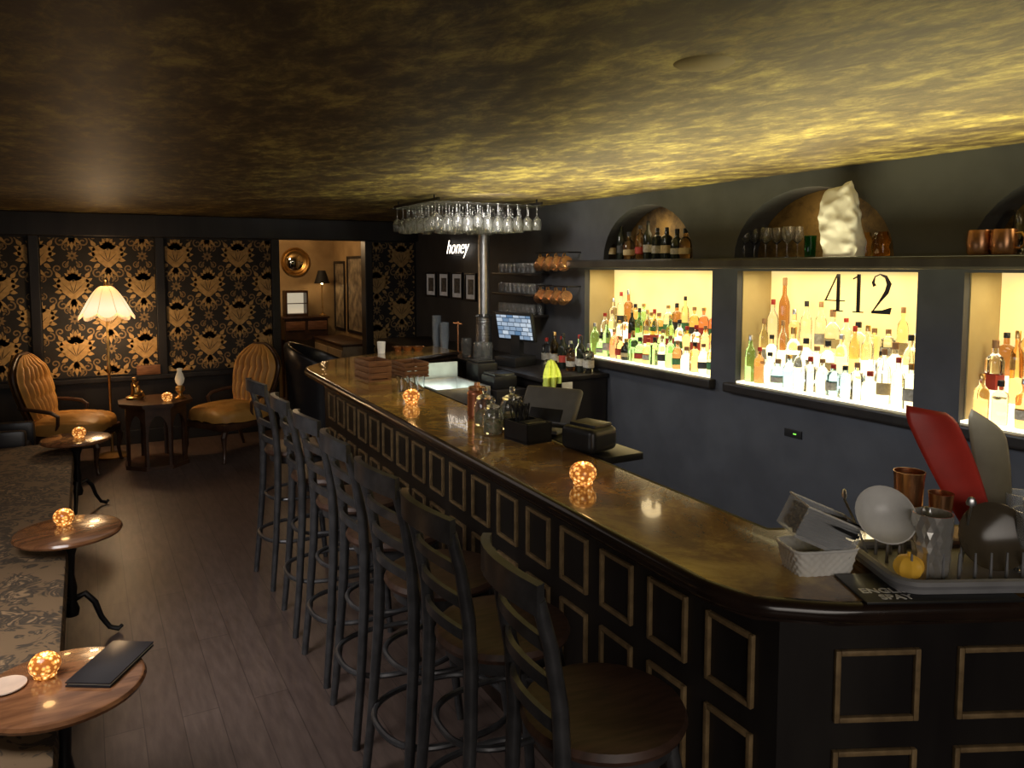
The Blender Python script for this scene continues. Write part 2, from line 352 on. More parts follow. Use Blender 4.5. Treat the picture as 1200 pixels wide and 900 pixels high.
# arch contents
gl_pr=[(0,0),(.034,0),(.034,.003),(.006,.008),(.0045,.05),(.0045,.09),(.012,.098),(.034,.12),(.041,.15),(.038,.19),(.034,.21),(.0325,.21),(.036,.19),(.039,.15),(.032,.122),(.01,.102),(0,.1)]
m_hang=M('hanging_glass',(.94,.95,.96),.05,trans=.95,ior=1.45)
wg=MB().lathe(gl_pr,seg=18).mesh('wine_glass',m_hang)
def wglass(loc,label,group,flip=False,sc=1):
    o=obj('wine_glass',wg,None,loc=loc,rot=(PI,0,0) if flip else (0,0,0)); o.scale=(sc,)*3; return tag(o,label,'wine glass',group)
for k,(px,kd,cl,lb) in enumerate([(716,'round shouldered','brown','cream'),(728,'tall','dark','black'),(737,'squat','amber','cream'),(750,'round shouldered','amber','red'),(759,'tall','dark','white'),(770,'square','dark','white'),(781,'square','dark','cream'),(793,'squat','dark','white'),(803,'squat','amber','cream')]):
    q=PX(px,302,3.58); bottle(kd,cl,lb,'black',(3.58,q.y,AZ),f'{kd} {cl} glass bottle, {ORD[k]} from left inside the left arch','bottles in the left arch',.9)
for k,px in enumerate([872,884,897,910,922,934]):
    q=PX(px,302,3.57+.06*(k%2)); wglass((q.x,q.y,AZ),'clear stemmed wine glass standing in the left half of the middle arch','glasses in the middle arch',sc=.85)
q=PX(949,302,3.58); o=obj('green_tumbler',MB().lathe([(0,0),(.028,0),(.03,.01),(.034,.12),(.032,.12),(.027,.012),(0,.01)],seg=20),glass('green_glass',(.1,.5,.25)),loc=(3.58,q.y,AZ)); tag(o,'green glass tumbler beside the white bag in the middle arch','tumbler')
def bagfn(u,v):
    a=2*PI*u; w_=(.100+.018*math.sin(PI*v))*(1-.14*v); d_=.055*max(0,1-v**2.2)**.6+.005
    ca,sa=math.cos(a),math.sin(a); k=1/((abs(ca)**4+abs(sa)**4)**.25)
    p=Vector((sa*k*d_, ca*k*w_+.045*v-.02, v*.36*(1-.05*ca)))
    nn=noise.noise_vector(p*11+Vector((3,1,7)))*.018+noise.noise_vector(p*27)*.009
    nn.z*=.4
    if nn.x>0 : nn.x*=.6
    return p+nn*min(1,v*6)
bg=thing('paper_bag','crumpled white bag leaning upright in the middle arch','bag',(3.415,PX(985,302,3.42).y,AZ))
obj('bag_body',MB().grid(bagfn,72,48),m_bag,bg)
mugp=[(0,0),(.034,0),(.038,.008),(.041,.045),(.037,.085),(.0355,.085),(.039,.045),(.034,.01),(0,.008)]
def mug_parts(t):
    obj('mug_body',MB().lathe(mugp,seg=24),m_copper,t)
    obj('handle',MB().tube([(.038,0,.07),(.055,0,.072),(.066,0,.055),(.064,0,.032),(.052,0,.02),(.039,0,.022)],.0045,seg=6),m_brass,t)
mug0=None
def mug(loc,rot,label,group,sc=1):
    global mug0
    if mug0 is None: mug0=thing('copper_mug',label,'mug',loc,group=group); mug0.rotation_euler=rot; mug_parts(mug0); r=mug0
    else: r=dup(mug0,loc,label=label,group=group,rot=rot)
    r.scale=(sc,)*3; return r
for k,px in enumerate([1016,1026,1036]):
    q=PX(px,303,3.60); o=obj('ridged_jar',MB().lathe([(0,0),(.035,0),(.04,.02),(.034,.05),(.042,.08),(.03,.11),(.026,.125),(0,.125)],seg=16),G['amber'],loc=(3.58+.05*(k%2),q.y,AZ)); tag(o,f'amber ribbed glass jar, {ORD[k]} from left beside the white bag in the middle arch','jar','jars in the middle arch')
for k,px in enumerate([1147,1176]):
    q=PX(px,301,3.52); mug((3.52,q.y,AZ),(0,0,-PI/2),f'hammered copper mug, {["left","right"][k]} one of two in the right arch','mugs in the right arch',1.3)
for k,px in enumerate([1160,1186,1197]):
    q=PX(px,301,3.64); o=obj('glass_carafe',MB().lathe([(0,0),(.04,0),(.046,.02),(.044,.07),(.02,.13),(.018,.18),(.024,.2),(.022,.2),(.016,.18),(.018,.13),(.042,.07),(0,.01)],seg=20),m_clear,loc=(3.64,q.y-.02*k,AZ)); tag(o,f'clear glass carafe, {ORD[k]} from left behind the copper mugs in the right arch','carafe')
# ------------------------------------------------------------ bar counter
BT=1.07
topP=[(3.45,.13),(1.454,1.103),(1.31,1.22),(1.28,1.34),(1.40,5.60),(1.44,5.74),(1.70,6.08),(2.85,6.65),(2.85,6.115),(2.0,5.68),(1.86,5.4),(1.68,1.52),(3.45,.66)]
bar=thing('bar_counter','long black bar counter with gold resin top and gold framed front panels','bar counter',(0,0,0))
obj('counter_top',MB().prism(topP,1.055,BT),m_top,bar,smooth=False)
nz=MB(); path=[Vector((x,y,1.045)) for x,y in topP[:8]]
def smoothpath(pp,n=6):
    out=[pp[0]]
    for i in range(1,len(pp)-1):
        a=pp[i]+(pp[i-1]-pp[i]).normalized()*.05; c=pp[i]+(pp[i+1]-pp[i]).normalized()*.05
        for k in range(n+1):
            t=k/n; out.append(a*(1-t)**2+pp[i]*2*t*(1-t)+c*t*t)
    out.append(pp[-1]); return out
nz.tube(smoothpath(path),.025,seg=12)
nz.prism([(x,y) for x,y in topP],1.012,1.054)
ip=[Vector((x,y,1.055)) for x,y in topP[8:]]
nz.tube(ip,.018,seg=8)
obj('edge_nosing',nz,m_rail,bar)
bo=[(3.4,.275),(1.42,1.24),(1.53,5.62),(1.78,5.97),(2.83,6.49)]; bi=[(2.83,6.36),(1.85,5.87),(1.64,5.58),(1.53,1.32),(3.4,.41)]
obj('bar_base',MB().prism(bo+bi,0,1.012),m_black,bar,smooth=False)
obj('plinth',MB().sweep([(3.38,.27,.05),(1.41,1.23,.05),(1.52,5.62,.05),(1.77,5.98,.05)],.03,.1),m_rail,bar,smooth=False)
def frame_mesh(w_,h_,b_,d_):
    mb=MB()
    for s_ in (-1,1):
        mb.box((0,s_*(w_/2-b_/2),0),(d_,b_,h_),bev=.003); mb.box((0,0,s_*(h_/2-b_/2)),(d_,w_-2*b_,b_),bev=.003)
    return mb
FB=.0135
fu=frame_mesh(.17,.19,FB,.014).mesh('panel_frame',m_gold); fl=frame_mesh(.17,.32,FB,.014).mesh('panel_frame',m_gold)
ang=math.atan2(-(1.53-1.42),(5.62-1.24))
for k in range(17):
    y=1.40+.25*k; x=1.42+(y-1.24)*.11/4.38-.006
    obj('panel_frame',fu,None,bar,loc=(x,y,.812),rot=(0,0,ang)); obj('panel_frame',fl,None,bar,loc=(x,y,.49),rot=(0,0,ang))
fu2=frame_mesh(.21,.18,FB,.014).mesh('panel_frame',m_gold); fl2=frame_mesh(.21,.32,FB,.014).mesh('panel_frame',m_gold)
e=Vector((.899,-.438)); a2=math.atan2(.899,.438)
for k in range(6):
    t=.24+.305*k; x=1.42+e.x*t-.438*.006; y=1.24+e.y*t-.899*.006
    obj('panel_frame',fu2,None,bar,loc=(x,y,.812),rot=(0,0,a2)); obj('panel_frame',fl2,None,bar,loc=(x,y,.49),rot=(0,0,a2))
# ------------------------------------------------------------ stools
def make_stool(label):
    t=thing('bar_stool',label,'bar stool')
    obj('seat',MB().lathe([(0,.735),(.172,.735),(.194,.744),(.200,.757),(.193,.772),(.165,.777),(.08,.768),(0,.766)],seg=36),m_seat,t)
    obj('seat_frame',MB().lathe([(.135,.70),(.17,.70),(.172,.735),(.135,.735),(.135,.70)],seg=28),m_stool,t)
    for s_ in (-1,1):
        pts=[(-.225,s_*.170,0),(-.20,s_*.160,.25),(-.178,s_*.147,.55),(-.172,s_*.142,.74),(-.18,s_*.145,.88),(-.205,s_*.150,1.02),(-.235,s_*.152,1.13)]
        obj('back_post',MB().tube(pts,[.015,.017,.019,.020,.019,.0175,.016],seg=10),m_stool,t)
        pts=[(.205,s_*.168,0),(.18,s_*.153,.25),(.145,s_*.128,.55),(.115,s_*.108,.72)]
        obj('leg',MB().tube(pts,[.015,.017,.019,.019],seg=10),m_stool,t)
    ringp=lambda a_,b_,z:[(a_*math.copysign(abs(math.cos(a))**.8,math.cos(a)),b_*math.copysign(abs(math.sin(a))**.8,math.sin(a)),z) for a in [2*PI*i/44 for i in range(44)]]
    obj('foot_ring',MB().tube(ringp(.235,.20,.27),.011,closed=True),m_stool,t)
    obj('brace_ring',MB().tube(ringp(.195,.165,.50),.0095,closed=True),m_stool,t)
    def bow(z,x0,b_,hw): return [(x0-b_*(1-(q/4)**2),hw*q/4,z+.014*(1-(q/4)**2)) for q in range(-4,5)]
    obj('top_rail',MB().sweep(bow(1.135,-.235,.045,.166),.022,.066),m_stool,t)
    for z,x0,hw in ((1.02,-.205,.148),(.925,-.188,.145),(.83,-.177,.142)):
        obj('back_slat',MB().sweep(bow(z,x0,.035,hw),.014,.030),m_stool,t)
    return t
ST=[(1.05,1.44,-.14),(1.04,1.93,0),(1.045,2.38,.05),(1.06,2.87,-.03),(1.07,3.36,.03),(1.075,3.86,-.06),(1.07,4.50,.08)]
sl=['bar stool nearest the camera, its round brown seat filling the foreground','second bar stool from the camera, dark metal frame and round wood seat','third bar stool from the camera along the bar front','fourth bar stool from the camera, the middle one of the seven','fifth bar stool from the camera, metal ladder back','sixth bar stool from the camera, next to the farthest one','farthest bar stool, beside the far end of the bar']
s0=make_stool(sl[0])
for i,(x,y,a) in enumerate(ST):
    if i==0: s0.location=(x,y,0); s0.rotation_euler=(0,0,a); s0['group']='bar stools along the bar'
    else: dup(s0,(x,y,0),a,sl[i])
# ------------------------------------------------------------ votives
def make_votive(label):
    t=thing('votive_candle',label,'candle')
    pr=[(0,0),(.022,0),(.034,.006)]+[(.047*math.cos(a),.042+.040*math.sin(a)) for a in [math.radians(q) for q in range(-45,62,9)]]+[(.020,.077),(.018,.072),(0,.060)]
    obj('glass_holder',MB().lathe(pr,seg=24),m_votive,t)
    obj('flame',MB().lathe([(0,.060),(.004,.064),(.005,.070),(.003,.078),(0,.083)],seg=8),m_flame,t)
    return t
VL=[]
v0=make_votive('x')
def votive(px,py,z,label,first=False,sc=1):
    q=PZ(px,py,z); r=v0 if first else dup(v0,q,0,label); r.location=q; r['label']=label; r['group']='amber votive candles'; r.scale=(sc,)*3; VL.append(q); return r
TH=.55
votive(683,568,BT,'round amber mosaic votive candle glowing alone on the near half of the bar',True)
votive(482,473,BT,'round amber mosaic votive candle on the bar beside the wooden crates')
votive(93,513,TH,'small round amber votive candle on the farthest round table')
votive(75,615,TH,'round amber votive candle on the middle round table')
votive(53,793,TH,'round amber votive candle on the nearest round table beside the black folder',sc=.95)
# ------------------------------------------------------------ round tables
def make_table(label):
    t=thing('round_table',label,'table')
    obj('table_top',MB().lathe([(0,.52),(.215,.52),(.232,.527),(.236,.537),(.23,.547),(.222,.55),(0,.55)],seg=48),m_table,t)
    obj('stem',MB().lathe([(0,.12),(.03,.12),(.035,.15),(.022,.19),(.028,.26),(.018,.32),(.024,.42),(.05,.50),(.09,.519),(0,.519)],seg=20),m_iron,t)
    for k in range(3):
        a=-.5+k*2*PI/3; c_,s_=math.cos(a),math.sin(a)
        pts=[(r*c_,r*s_,z) for r,z in ((.015,.20),(.06,.22),(.10,.17),(.125,.09),(.16,.03),(.20,.014),(.215,.03))]
        obj('foot',MB().tube(pts,[.016,.016,.015,.013,.012,.013,.010],seg=8),m_iron,t)
    return t
t0=make_table('nearest round wooden cocktail table with a candle and a black folder'); t0.location=PZ(72,800,TH)-Vector((0,0,TH)); t0['group']='round cocktail tables'
q=PZ(80,620,TH); dup(t0,(q.x,q.y,0),.4,'middle round wooden cocktail table holding one candle beside the floral bench')
q=PZ(89,513,TH); dup(t0,(q.x,q.y,0),.9,'farthest round wooden cocktail table, beside the gold tufted chair')
q=PZ(131,780,TH); cp=thing('check_folder','black leather check folder lying on the nearest round table','folder',(q.x,q.y,TH),-.55)
obj('cover',MB().box((0,0,.003),(.14,.26,.006),bev=.002).box((0,0,.014),(.14,.26,.005),bev=.002),m_leather,cp); obj('pages',MB().box((.002,0,.0085),(.13,.25,.006)),m_paper,cp)
q=PZ(6,806,TH); o=obj('glare_disc',MB().lathe([(0,0),(.035,0),(.058,.006),(.057,.009),(.035,.003),(0,.003)],seg=32),M('glare_disc_tone',(.62,.48,.38),.3),loc=(q.x,q.y,TH)); tag(o,'pale disc standing in for glare at the left edge of the nearest round table','glare disc')  # pale disc put where the tabletop only shows window glare
bn=thing('banquette','long floral upholstered bench running along the left wall','bench',(0,0,0))
obj('seat_cushion',MB().box((-.53,4.4,.40),(.82,4.8,.13),bev=.03),m_floral,bn)
obj('bench_base',MB().box((-.62,4.4,.165),(.62,4.7,.33)),m_black,bn,smooth=False)
obj('backrest',MB().box((-.87,4.4,.72),(.14,4.8,.5),bev=.04),m_floral,bn)
# ------------------------------------------------------------ damask panels
m_dbg=M('damask_black',(.020,.018,.018),.7); m_dgold=M('damask_gold',(.52,.335,.135),.6,.05,col2=(.38,.235,.085),scale=25); m_ddim=M('damask_dim_gold',(.27,.18,.08),.6,.05,col2=(.19,.12,.055),scale=25)
def leaf(cx,cy,a,L,W):
    pts=[]
    for k in range(7): t=k/6; pts.append((t*L,W/2*math.sin(PI*t**.75)))
    for k in range(5,0,-1): t=k/6; pts.append((t*L,-W/2*math.sin(PI*t**.75)))
    c_,s_=math.cos(a),math.sin(a); return [(cx+x*c_-y*s_,cy+x*s_+y*c_) for x,y in pts]
def spiral(cx,cy,r0,a0,turns,n=14,sgn=1): return [(cx+r0*(1-t*.8)*math.cos(a0+sgn*t*turns*2*PI),cy+r0*(1-t*.8)*math.sin(a0+sgn*t*turns*2*PI)) for t in [k/n for k in range(n+1)]]
def heart(cx,cy,k): return [(cx+k*16*math.sin(t)**3,cy+k*(13*math.cos(t)-5*math.cos(2*t)-2*math.cos(3*t)-math.cos(4*t))) for t in [2*PI*i/32 for i in range(32)]]
MK=1.12
def motif(cx0,cy0):
    cx=cy=0; Gp=[];Bp=[];Dr=[]
    hp=heart(cx,cy,.0080)
    Gp+= [hp[0:17],hp[16:]+[hp[0]]]
    for a in (-42,-14,14,42): Bp.append(leaf(cx,cy-.055,PI/2+math.radians(a),.115,.0055))
    for a in (-75,-50,-25,0,25,50,75): Gp.append(leaf(cx,cy+.07,PI/2+math.radians(a),.105-.0004*abs(a),.042))
    for s_ in (-1,1):
        for z_,aa in ((.085,.9),(.05,.5),(.01,.15),(-.03,-.2),(-.07,-.6)): Gp.append(leaf(cx+s_*(.095-.45*max(0,-z_)),cy+z_,(aa if s_>0 else PI-aa),.062,.036))
        for aa in (.3,.75): Gp.append(leaf(cx,cy-.10,-PI/2+s_*aa,.105,.032))
        Dr.append((spiral(cx+s_*.085,cy-.155,.042,PI/2,1.2,sgn=-s_),.014))
        Dr.append((spiral(cx+s_*.115,cy+.165,.036,-PI/2,1.2,sgn=s_),.013))
    Gp.append(leaf(cx,cy-.10,-PI/2,.13,.04))
    T=lambda P_:[(cx0+x*MK,cy0+y*MK) for x,y in P_]
    return [T(p) for p in Gp],[(T(p),w_) for p,w_ in Dr],[T(p) for p in Bp]
def rosette(cx,cy):
    Gp=[leaf(cx+.010*math.cos(a),cy+.010*math.sin(a),a,.045,.022) for a in [k*PI/4 for k in range(8)]];Gr=[]
    for sx1 in (-1,1):
        for sy1 in (-1,1): Gr.append((spiral(cx+sx1*.055,cy+sy1*.09,.034,-sy1*PI/2,1.2,sgn=sx1*sy1),.010)); Gp.append(leaf(cx+sx1*.03,cy+sy1*.05,sy1*(PI/2-sx1*.5),.08,.02)); Gp.append(leaf(cx+sx1*.015,cy+sy1*.10,sy1*(PI/2-sx1*.2),.07,.018))
    return Gp,Gr
def clipped(mb,x0,x1,z0,z1):
    for co_,no in (((x0,0,0),(-1,0,0)),((x1,0,0),(1,0,0)),((0,0,z0),(0,0,-1)),((0,0,z1),(0,0,1))):
        bmesh.ops.bisect_plane(mb.bm,geom=mb.bm.verts[:]+mb.bm.edges[:]+mb.bm.faces[:],plane_co=co_,plane_no=no,clear_outer=True)
def damask(x0,x1,z0,z1,label,Y=BY-.012):
    t=thing('wallpaper_panel',label,'wallpaper panel')
    obj('backing',MB().box(((x0+x1)/2,Y+.004,(z0+z1)/2),(x1-x0,.012,z1-z0)),m_dbg,t,smooth=False)
    mb=MB(); f=lambda a,b:Vector((a,Y-.004,b)); f2=lambda a,b:Vector((a,Y-.0055,b)); f0=lambda a,b:Vector((a,Y-.003,b))
    D=.62
    near=lambda cx,cz:x0-.3<cx<x1+.3 and z0-.3<cz<z1+.3
    for i in range(-4,8):
        for j in range(-1,8):
            for hx,hz in ((0,0),(.5,.5)):
                cx=-.10+(i+hx)*D; cz=.37+(j+hz)*D
                if near(cx,cz):
                    a,b_,bp=motif(cx,cz)
                    mb.mi=0
                    for p in a: mb.add([f(*q) for q in p],[tuple(range(len(p)))])
                    mb.mi=2
                    for p,w_ in b_: ribbon(mb,p,w_,f0)
                    mb.mi=1
                    for p in bp: mb.add([f2(*q) for q in p],[tuple(range(len(p)))])
                cx2=cx+D/2
                if near(cx2,cz):
                    mb.mi=2
                    a,b_=rosette(cx2,cz)
                    for p in a: mb.add([f0(*q) for q in p],[tuple(range(len(p)))])
                    for p,w_ in b_: ribbon(mb,p,w_,f0)
    clipped(mb,x0+.006,x1-.006,z0+.006,z1-.006)
    obj('damask_pattern',mb,[m_dgold,m_dbg,m_ddim],t,smooth=False)
damask(-.95,-.465,.72,2.10,'narrow black and gold damask wallpaper panel at the far left')
damask(-.375,.635,.72,2.10,'black and gold damask wallpaper panel behind the fringed lamp')
damask(.725,1.795,.72,2.10,'black and gold damask wallpaper panel left of the lit doorway')
damask(2.95,3.48,.72,2.10,'narrow black and gold damask wallpaper panel right of the lit doorway')
q=PY(174,433,8.66); o=obj('framed_plaque',MB().box((0,0,0),(.22,.015,.1),bev=.004).box((0,-.008,0),(.18,.006,.07),bev=.002),m_oak,loc=(q.x,8.64,q.z)); tag(o,'small brown wooden plaque on the wainscot above the carved side table','plaque')
# ------------------------------------------------------------ tufted chairs
def make_chair(label):
    t=thing('tufted_chair',label,'armchair')
    def wv(v): return (.21+.10*math.sin(PI*min(1,v*1.05)*.8))*(1 if v<.62 else math.sqrt(max(0,1-((v-.62)/.40)**2)))
    def bf(u,v):
        s_=u*2-1; w_=wv(v); ch=abs(math.sin(u*PI*7))**.7; tf_=1-.22*abs(math.sin(v*PI*4))**8
        return (-.20-.14*v+.04*(1-s_*s_)+.062*ch*(1-s_**6)*tf_*min(1,(1.02-v)*5)+.05*s_*s_, s_*w_, .44+.60*v)
    def bb(u,v):
        s_=u*2-1; return (-.27-.14*v+.05*s_*s_, s_*wv(v), .44+.60*v)
    obj('backrest',MB().grid(bf,84,28).grid(bb,10,20),m_velvet,t)
    rim=[]
    for v in [i/20 for i in range(21)]: rim.append((-.235-.14*v+.05,-wv(v),.44+.60*v))
    for v in [i/20 for i in range(20,-1,-1)]: rim.append((-.235-.14*v+.05,wv(v),.44+.60*v))
    obj('back_frame',MB().tube(rim,.017,seg=8),m_walnut,t)
    def sf(u,v):
        a=2*PI*u; r=math.sin(v*PI/2); k=1/((abs(math.cos(a))**4+abs(math.sin(a))**4)**.25)
        return (.06+.32*r*k*math.cos(a), .32*r*k*math.sin(a), .36+.14*math.cos(v*PI/2)**.5+.014*abs(math.sin(22*r*k*math.sin(a))))
    obj('seat_cushion',MB().grid(sf,60,18),m_velvet,t)
    obj('seat_frame',MB().box((.06,0,.325),(.62,.62,.07),bev=.02),m_walnut,t)
    for s_ in (-1,1):
        obj('arm',MB().tube([(-.26,s_*.27,.60),(-.1,s_*.32,.585),(.02,s_*.33,.565),(.07,s_*.325,.53),(.06,s_*.31,.45),(.03,s_*.30,.36)],[.014,.017,.018,.017,.014,.014],seg=8),m_walnut,t)
        obj('leg',MB().tube([(.32,s_*.27,.32),(.36,s_*.29,.24),(.345,s_*.28,.12),(.36,s_*.29,.02),(.37,s_*.295,0)],[.03,.028,.016,.014,.018],seg=8),m_walnut,t)
        obj('leg',MB().tube([(-.22,s_*.25,.32),(-.24,s_*.26,.18),(-.30,s_*.27,0)],[.024,.02,.014],seg=8),m_walnut,t)
    bt=MB()
    for v in (.25,.5,.75):
        for i in range(1,7):
            p=bf(i/7,v); bt.lathe([(0,-.004),(.009,0),(.006,.005),(0,.007)],c=(p[0]+.004,p[1],p[2]),seg=8)
    obj('tufting_buttons',bt,m_velvet,t)
    return t
c0=make_chair('gold velvet channel-tufted armchair at the far left beside the fringed lamp'); c0.location=(-.20,7.90,0); c0.rotation_euler=(0,0,-.35)
dup(c0,(1.24,7.80,0),PI+.50,'gold velvet tufted armchair in front of the damask wall beside the lit doorway')
sf=thing('dark_armchair','dark armchair cut by the left edge before the gold tufted chair','armchair',(-.66,7.10,0),-.1)
obj('seat',MB().box((0,0,.28),(.45,.44,.3),bev=.05),m_leather,sf); obj('backrest',MB().box((-.18,.0,.6),(.12,.44,.5),bev=.05),m_leather,sf)
for s_ in (-1,1): obj('arm',MB().box((.02,s_*.19,.42),(.45,.08,.3),bev=.035),m_leather,sf); obj('leg',MB().lathe([(0,0),(.02,0),(.03,.13),(0,.13)],c=(.16,s_*.17,0),seg=10),m_walnut,sf); obj('leg',MB().lathe([(0,0),(.02,0),(.03,.13),(0,.13)],c=(-.16,s_*.17,0),seg=10),m_walnut,sf)
tb=thing('tub_chair','low black leather tub chair in front of the lit doorway','armchair',(2.10,7.70,0),-.4)
def tub(u,v):
    a=math.radians(20+320*u); hgt=.36+(.5+.16*math.cos(a-PI))
    if v<.4: r=.33; z=.2+(hgt-.2)*v/.4
    elif v<.6: k=(v-.4)/.2*PI; r=.365-.035*math.cos(k); z=hgt+.035*math.sin(k)
    else: r=.40-.06*(v-.6)/.4; z=hgt-(hgt-.2)*(v-.6)/.4
    return (r*math.cos(a),r*math.sin(a),z)
obj('shell',MB().grid(tub,48,20),m_leather,tb); obj('seat_cushion',MB().lathe([(0,.22),(.3,.22),(.325,.26),(.325,.4),(.29,.44),(0,.45)],seg=32),m_leather,tb)
for k in range(4):
    a=PI/4+k*PI/2; obj('leg',MB().tube([(.22*math.cos(a),.22*math.sin(a),.24),(.27*math.cos(a),.27*math.sin(a),0)],[.02,.012]),m_walnut,tb)
# ------------------------------------------------------------ carved side table + ornaments
q=PZ(182,468,.60); cx,cy=q.x,q.y; stb=thing('octagonal_side_table','dark carved octagonal side table with arched sides between the gold chairs','side table',(cx,cy,0))
oc=lambda r,o_=PI/8:[(r*math.cos(o_+k*PI/4),r*math.sin(o_+k*PI/4)) for k in range(8)]
obj('table_top',MB().prism(oc(.33),.575,.60).prism(oc(.31),.56,.576),m_walnut,stb,smooth=False)
pp=oc(.27)
for k in range(8):
    (xa,ya),(xb,yb)=pp[k],pp[(k+1)%8]; L=math.hypot(xb-xa,yb-ya); d=((xb-xa)/L,(yb-ya)/L)
    poly=[(0,.56),(0,.03),(.022,.03)]+[(L/2-(L/2-.022)*math.cos(t),.32+.17*math.sin(t)) for t in [PI*i/10 for i in range(11)]]+[(L-.022,.03),(L,.03),(L,.56)]
    pa=MB().prism(poly,0,.016,lambda a,b,c:Vector((xa+d[0]*a-d[1]*c,ya+d[1]*a+d[0]*c,b))); obj('arched_side',pa,m_walnut,stb,smooth=False)
obj('base_ring',MB().prism(oc(.285),0,.035),m_walnut,stb,smooth=False)
def onside(px,dy=0): v=PZ(px,468,.60); return (v.x,v.y+dy,.60)
fg=thing('bronze_figurine','small bronze seated figurine on the left of the carved side table','figurine',onside(158,.03))
obj('figurine_base',MB().lathe([(0,0),(.07,0),(.075,.02),(.05,.03),(0,.03)],seg=20),m_brass,fg)
obj('figure',MB().tube([(0,0,.02),(.015,0,.06),(.01,0,.11),(-.005,0,.145),(0,0,.155)],[.04,.042,.036,.022,.014],seg=12).lathe([(0,-.025),(.018,-.016),(.024,0),(.018,.018),(0,.026)],c=(.003,0,.18),seg=14).tube([(0,.03,.13),(.03,.055,.09),(.065,.04,.06)],[.012,.011,.008]).tube([(0,-.03,.13),(.01,-.07,.12),(.03,-.08,.17)],[.012,.01,.007]).tube([(0,.03,.045),(.07,.05,.05),(.075,.05,.02)],[.02,.016,.012]).tube([(0,-.03,.045),(.06,-.05,.06),(.08,-.04,.02)],[.02,.016,.012]),m_brass,fg)
ob=thing('glass_oil_lamp','small oil lamp with frosted white glass chimney on the carved side table','oil lamp',onside(212,.05))
obj('lamp_base',MB().lathe([(0,0),(.045,0),(.05,.012),(.02,.03),(.018,.05),(.042,.08),(.04,.11),(.02,.125),(0,.125)],seg=20),m_brass,ob)
obj('chimney',MB().lathe([(.018,.125),(.035,.15),(.042,.185),(.032,.22),(.02,.25),(.024,.28),(.022,.28),(.018,.25),(.016,.125)],seg=20),M('frosted_glass',(.8,.78,.7),.5,es=.08,ec=(1,.8,.5)),ob)
votive(196,470,.60,'round amber votive candle on the carved side table between the gold chairs')
# ------------------------------------------------------------ floor lamp
LP=Vector((.17,8.2,0)); fl_=thing('floor_lamp','brass floor lamp with glowing scalloped fringed cream shade','floor lamp',LP)
m_shade,n,l,b=nt('cream_silk_shade')
tc=n.new('ShaderNodeTexCoord'); sx_=n.new('ShaderNodeSeparateXYZ'); mr_=n.new('ShaderNodeMapRange'); mr_.inputs[1].default_value=1.30; mr_.inputs[2].default_value=1.66
cr=ramp(n,[(0,(1,.72,.34)),(.35,(1,.88,.58)),(.75,(1,.68,.30)),(1,(.85,.45,.15))])
l.new(tc.outputs['Object'],sx_.inputs[0]); l.new(sx_.outputs['Z'],mr_.inputs[0]); l.new(mr_.outputs[0],cr.inputs[0]); l.new(cr.outputs[0],b.inputs['Emission Color']); l.new(cr.outputs[0],b.inputs['Base Color']); b.inputs['Emission Strength'].default_value=1.05; b.inputs['Roughness'].default_value=.8
def shf(u,v):
    a=2*PI*u; lob=abs(math.cos(4*a)); z=1.63-.24*v**1.15; r=.92*(.050+.115*math.sin(PI*v/2)**.8+.06*v**3.5+.034*v*lob)
    return (r*math.cos(a),r*math.sin(a),z-.045*v**3*lob)
obj('shade',MB().grid(shf,128,20),m_shade,fl_)
rbm=MB()
for k in range(8): rbm.tube([Vector(shf((k+.5)/8,j/12)) for j in range(13)],.003,seg=5)
obj('shade_ribs',rbm,M('shade_piping',(.6,.35,.15),.7,es=.5,ec=(1,.6,.28)),fl_)
fr=MB()
for k in range(160):
    p=Vector(shf(k/160,1)); fr.tube([p,p-Vector((0,0,.032))],.0028,seg=4)
obj('fringe',fr,M('fringe',(.8,.55,.3),.8,es=.7,ec=(1,.68,.35)),fl_)
obj('pole',MB().lathe([(0,.04),(.016,.04),(.012,.1),(.02,.3),(.011,.34),(.011,.8),(.022,.84),(.011,.88),(.01,1.6),(.02,1.64),(.008,1.68),(0,1.69)],seg=14),m_brass,fl_)
obj('base',MB().lathe([(0,0),(.15,0),(.155,.015),(.1,.03),(.04,.045),(0,.05)],seg=28),m_brass,fl_)
# ------------------------------------------------------------ room beyond the doorway
m_tan=M('tan_plaster',(.36,.245,.115),.8,col2=(.24,.155,.07),scale=3)
RY=10.85; RXr=3.12
struct('wall_far',MB().box((2.2,RY+.05,1.25),(3,.1,2.5)),m_tan)
struct('wall_far_right',MB().box((RXr+.05,(BY+.12+RY)/2,1.25),(.1,RY-BY-.12,2.5)),m_tan)
struct('wall_far_left',MB().box((1.2,(BY+.12+RY)/2,1.25),(.1,RY-BY-.12,2.5)),m_tan)
struct('ceiling_far',MB().box((2.2,(BY+.12+RY)/2,2.55),(3,RY-BY-.12,.1)),m_tan)
q=PY(346,307,RY-.02); mr=thing('round_mirror','round gold framed convex mirror on the tan wall beyond the doorway','mirror',(q.x,RY-.01,q.z),rot=(PI/2,0,0))
obj('frame',MB().lathe([(.12,0),(.19,0),(.20,.02),(.185,.035),(.165,.02),(.15,.03),(.125,.015),(.12,0)],seg=32),m_brass,mr); obj('mirror_glass',MB().lathe([(0,.035),(.06,.03),(.1,.02),(.125,.005)],seg=32),M('mirror',(.8,.75,.6),.05,1),mr)
q0=PY(331,372,RY-.35); q1=PY(386,372,RY-.35)
sb=thing('sideboard','dark wooden sideboard under the mirror beyond the doorway','sideboard',((q0.x+q1.x)/2,RY-.2,0)); sw=q1.x-q0.x
SZ=q0.z
obj('top',MB().box((0,0,SZ-.015),(sw,.36,.03),bev=.008),m_walnut,sb); obj('body',MB().box((0,0,SZ-.17),(sw-.05,.32,.28)),m_walnut,sb)
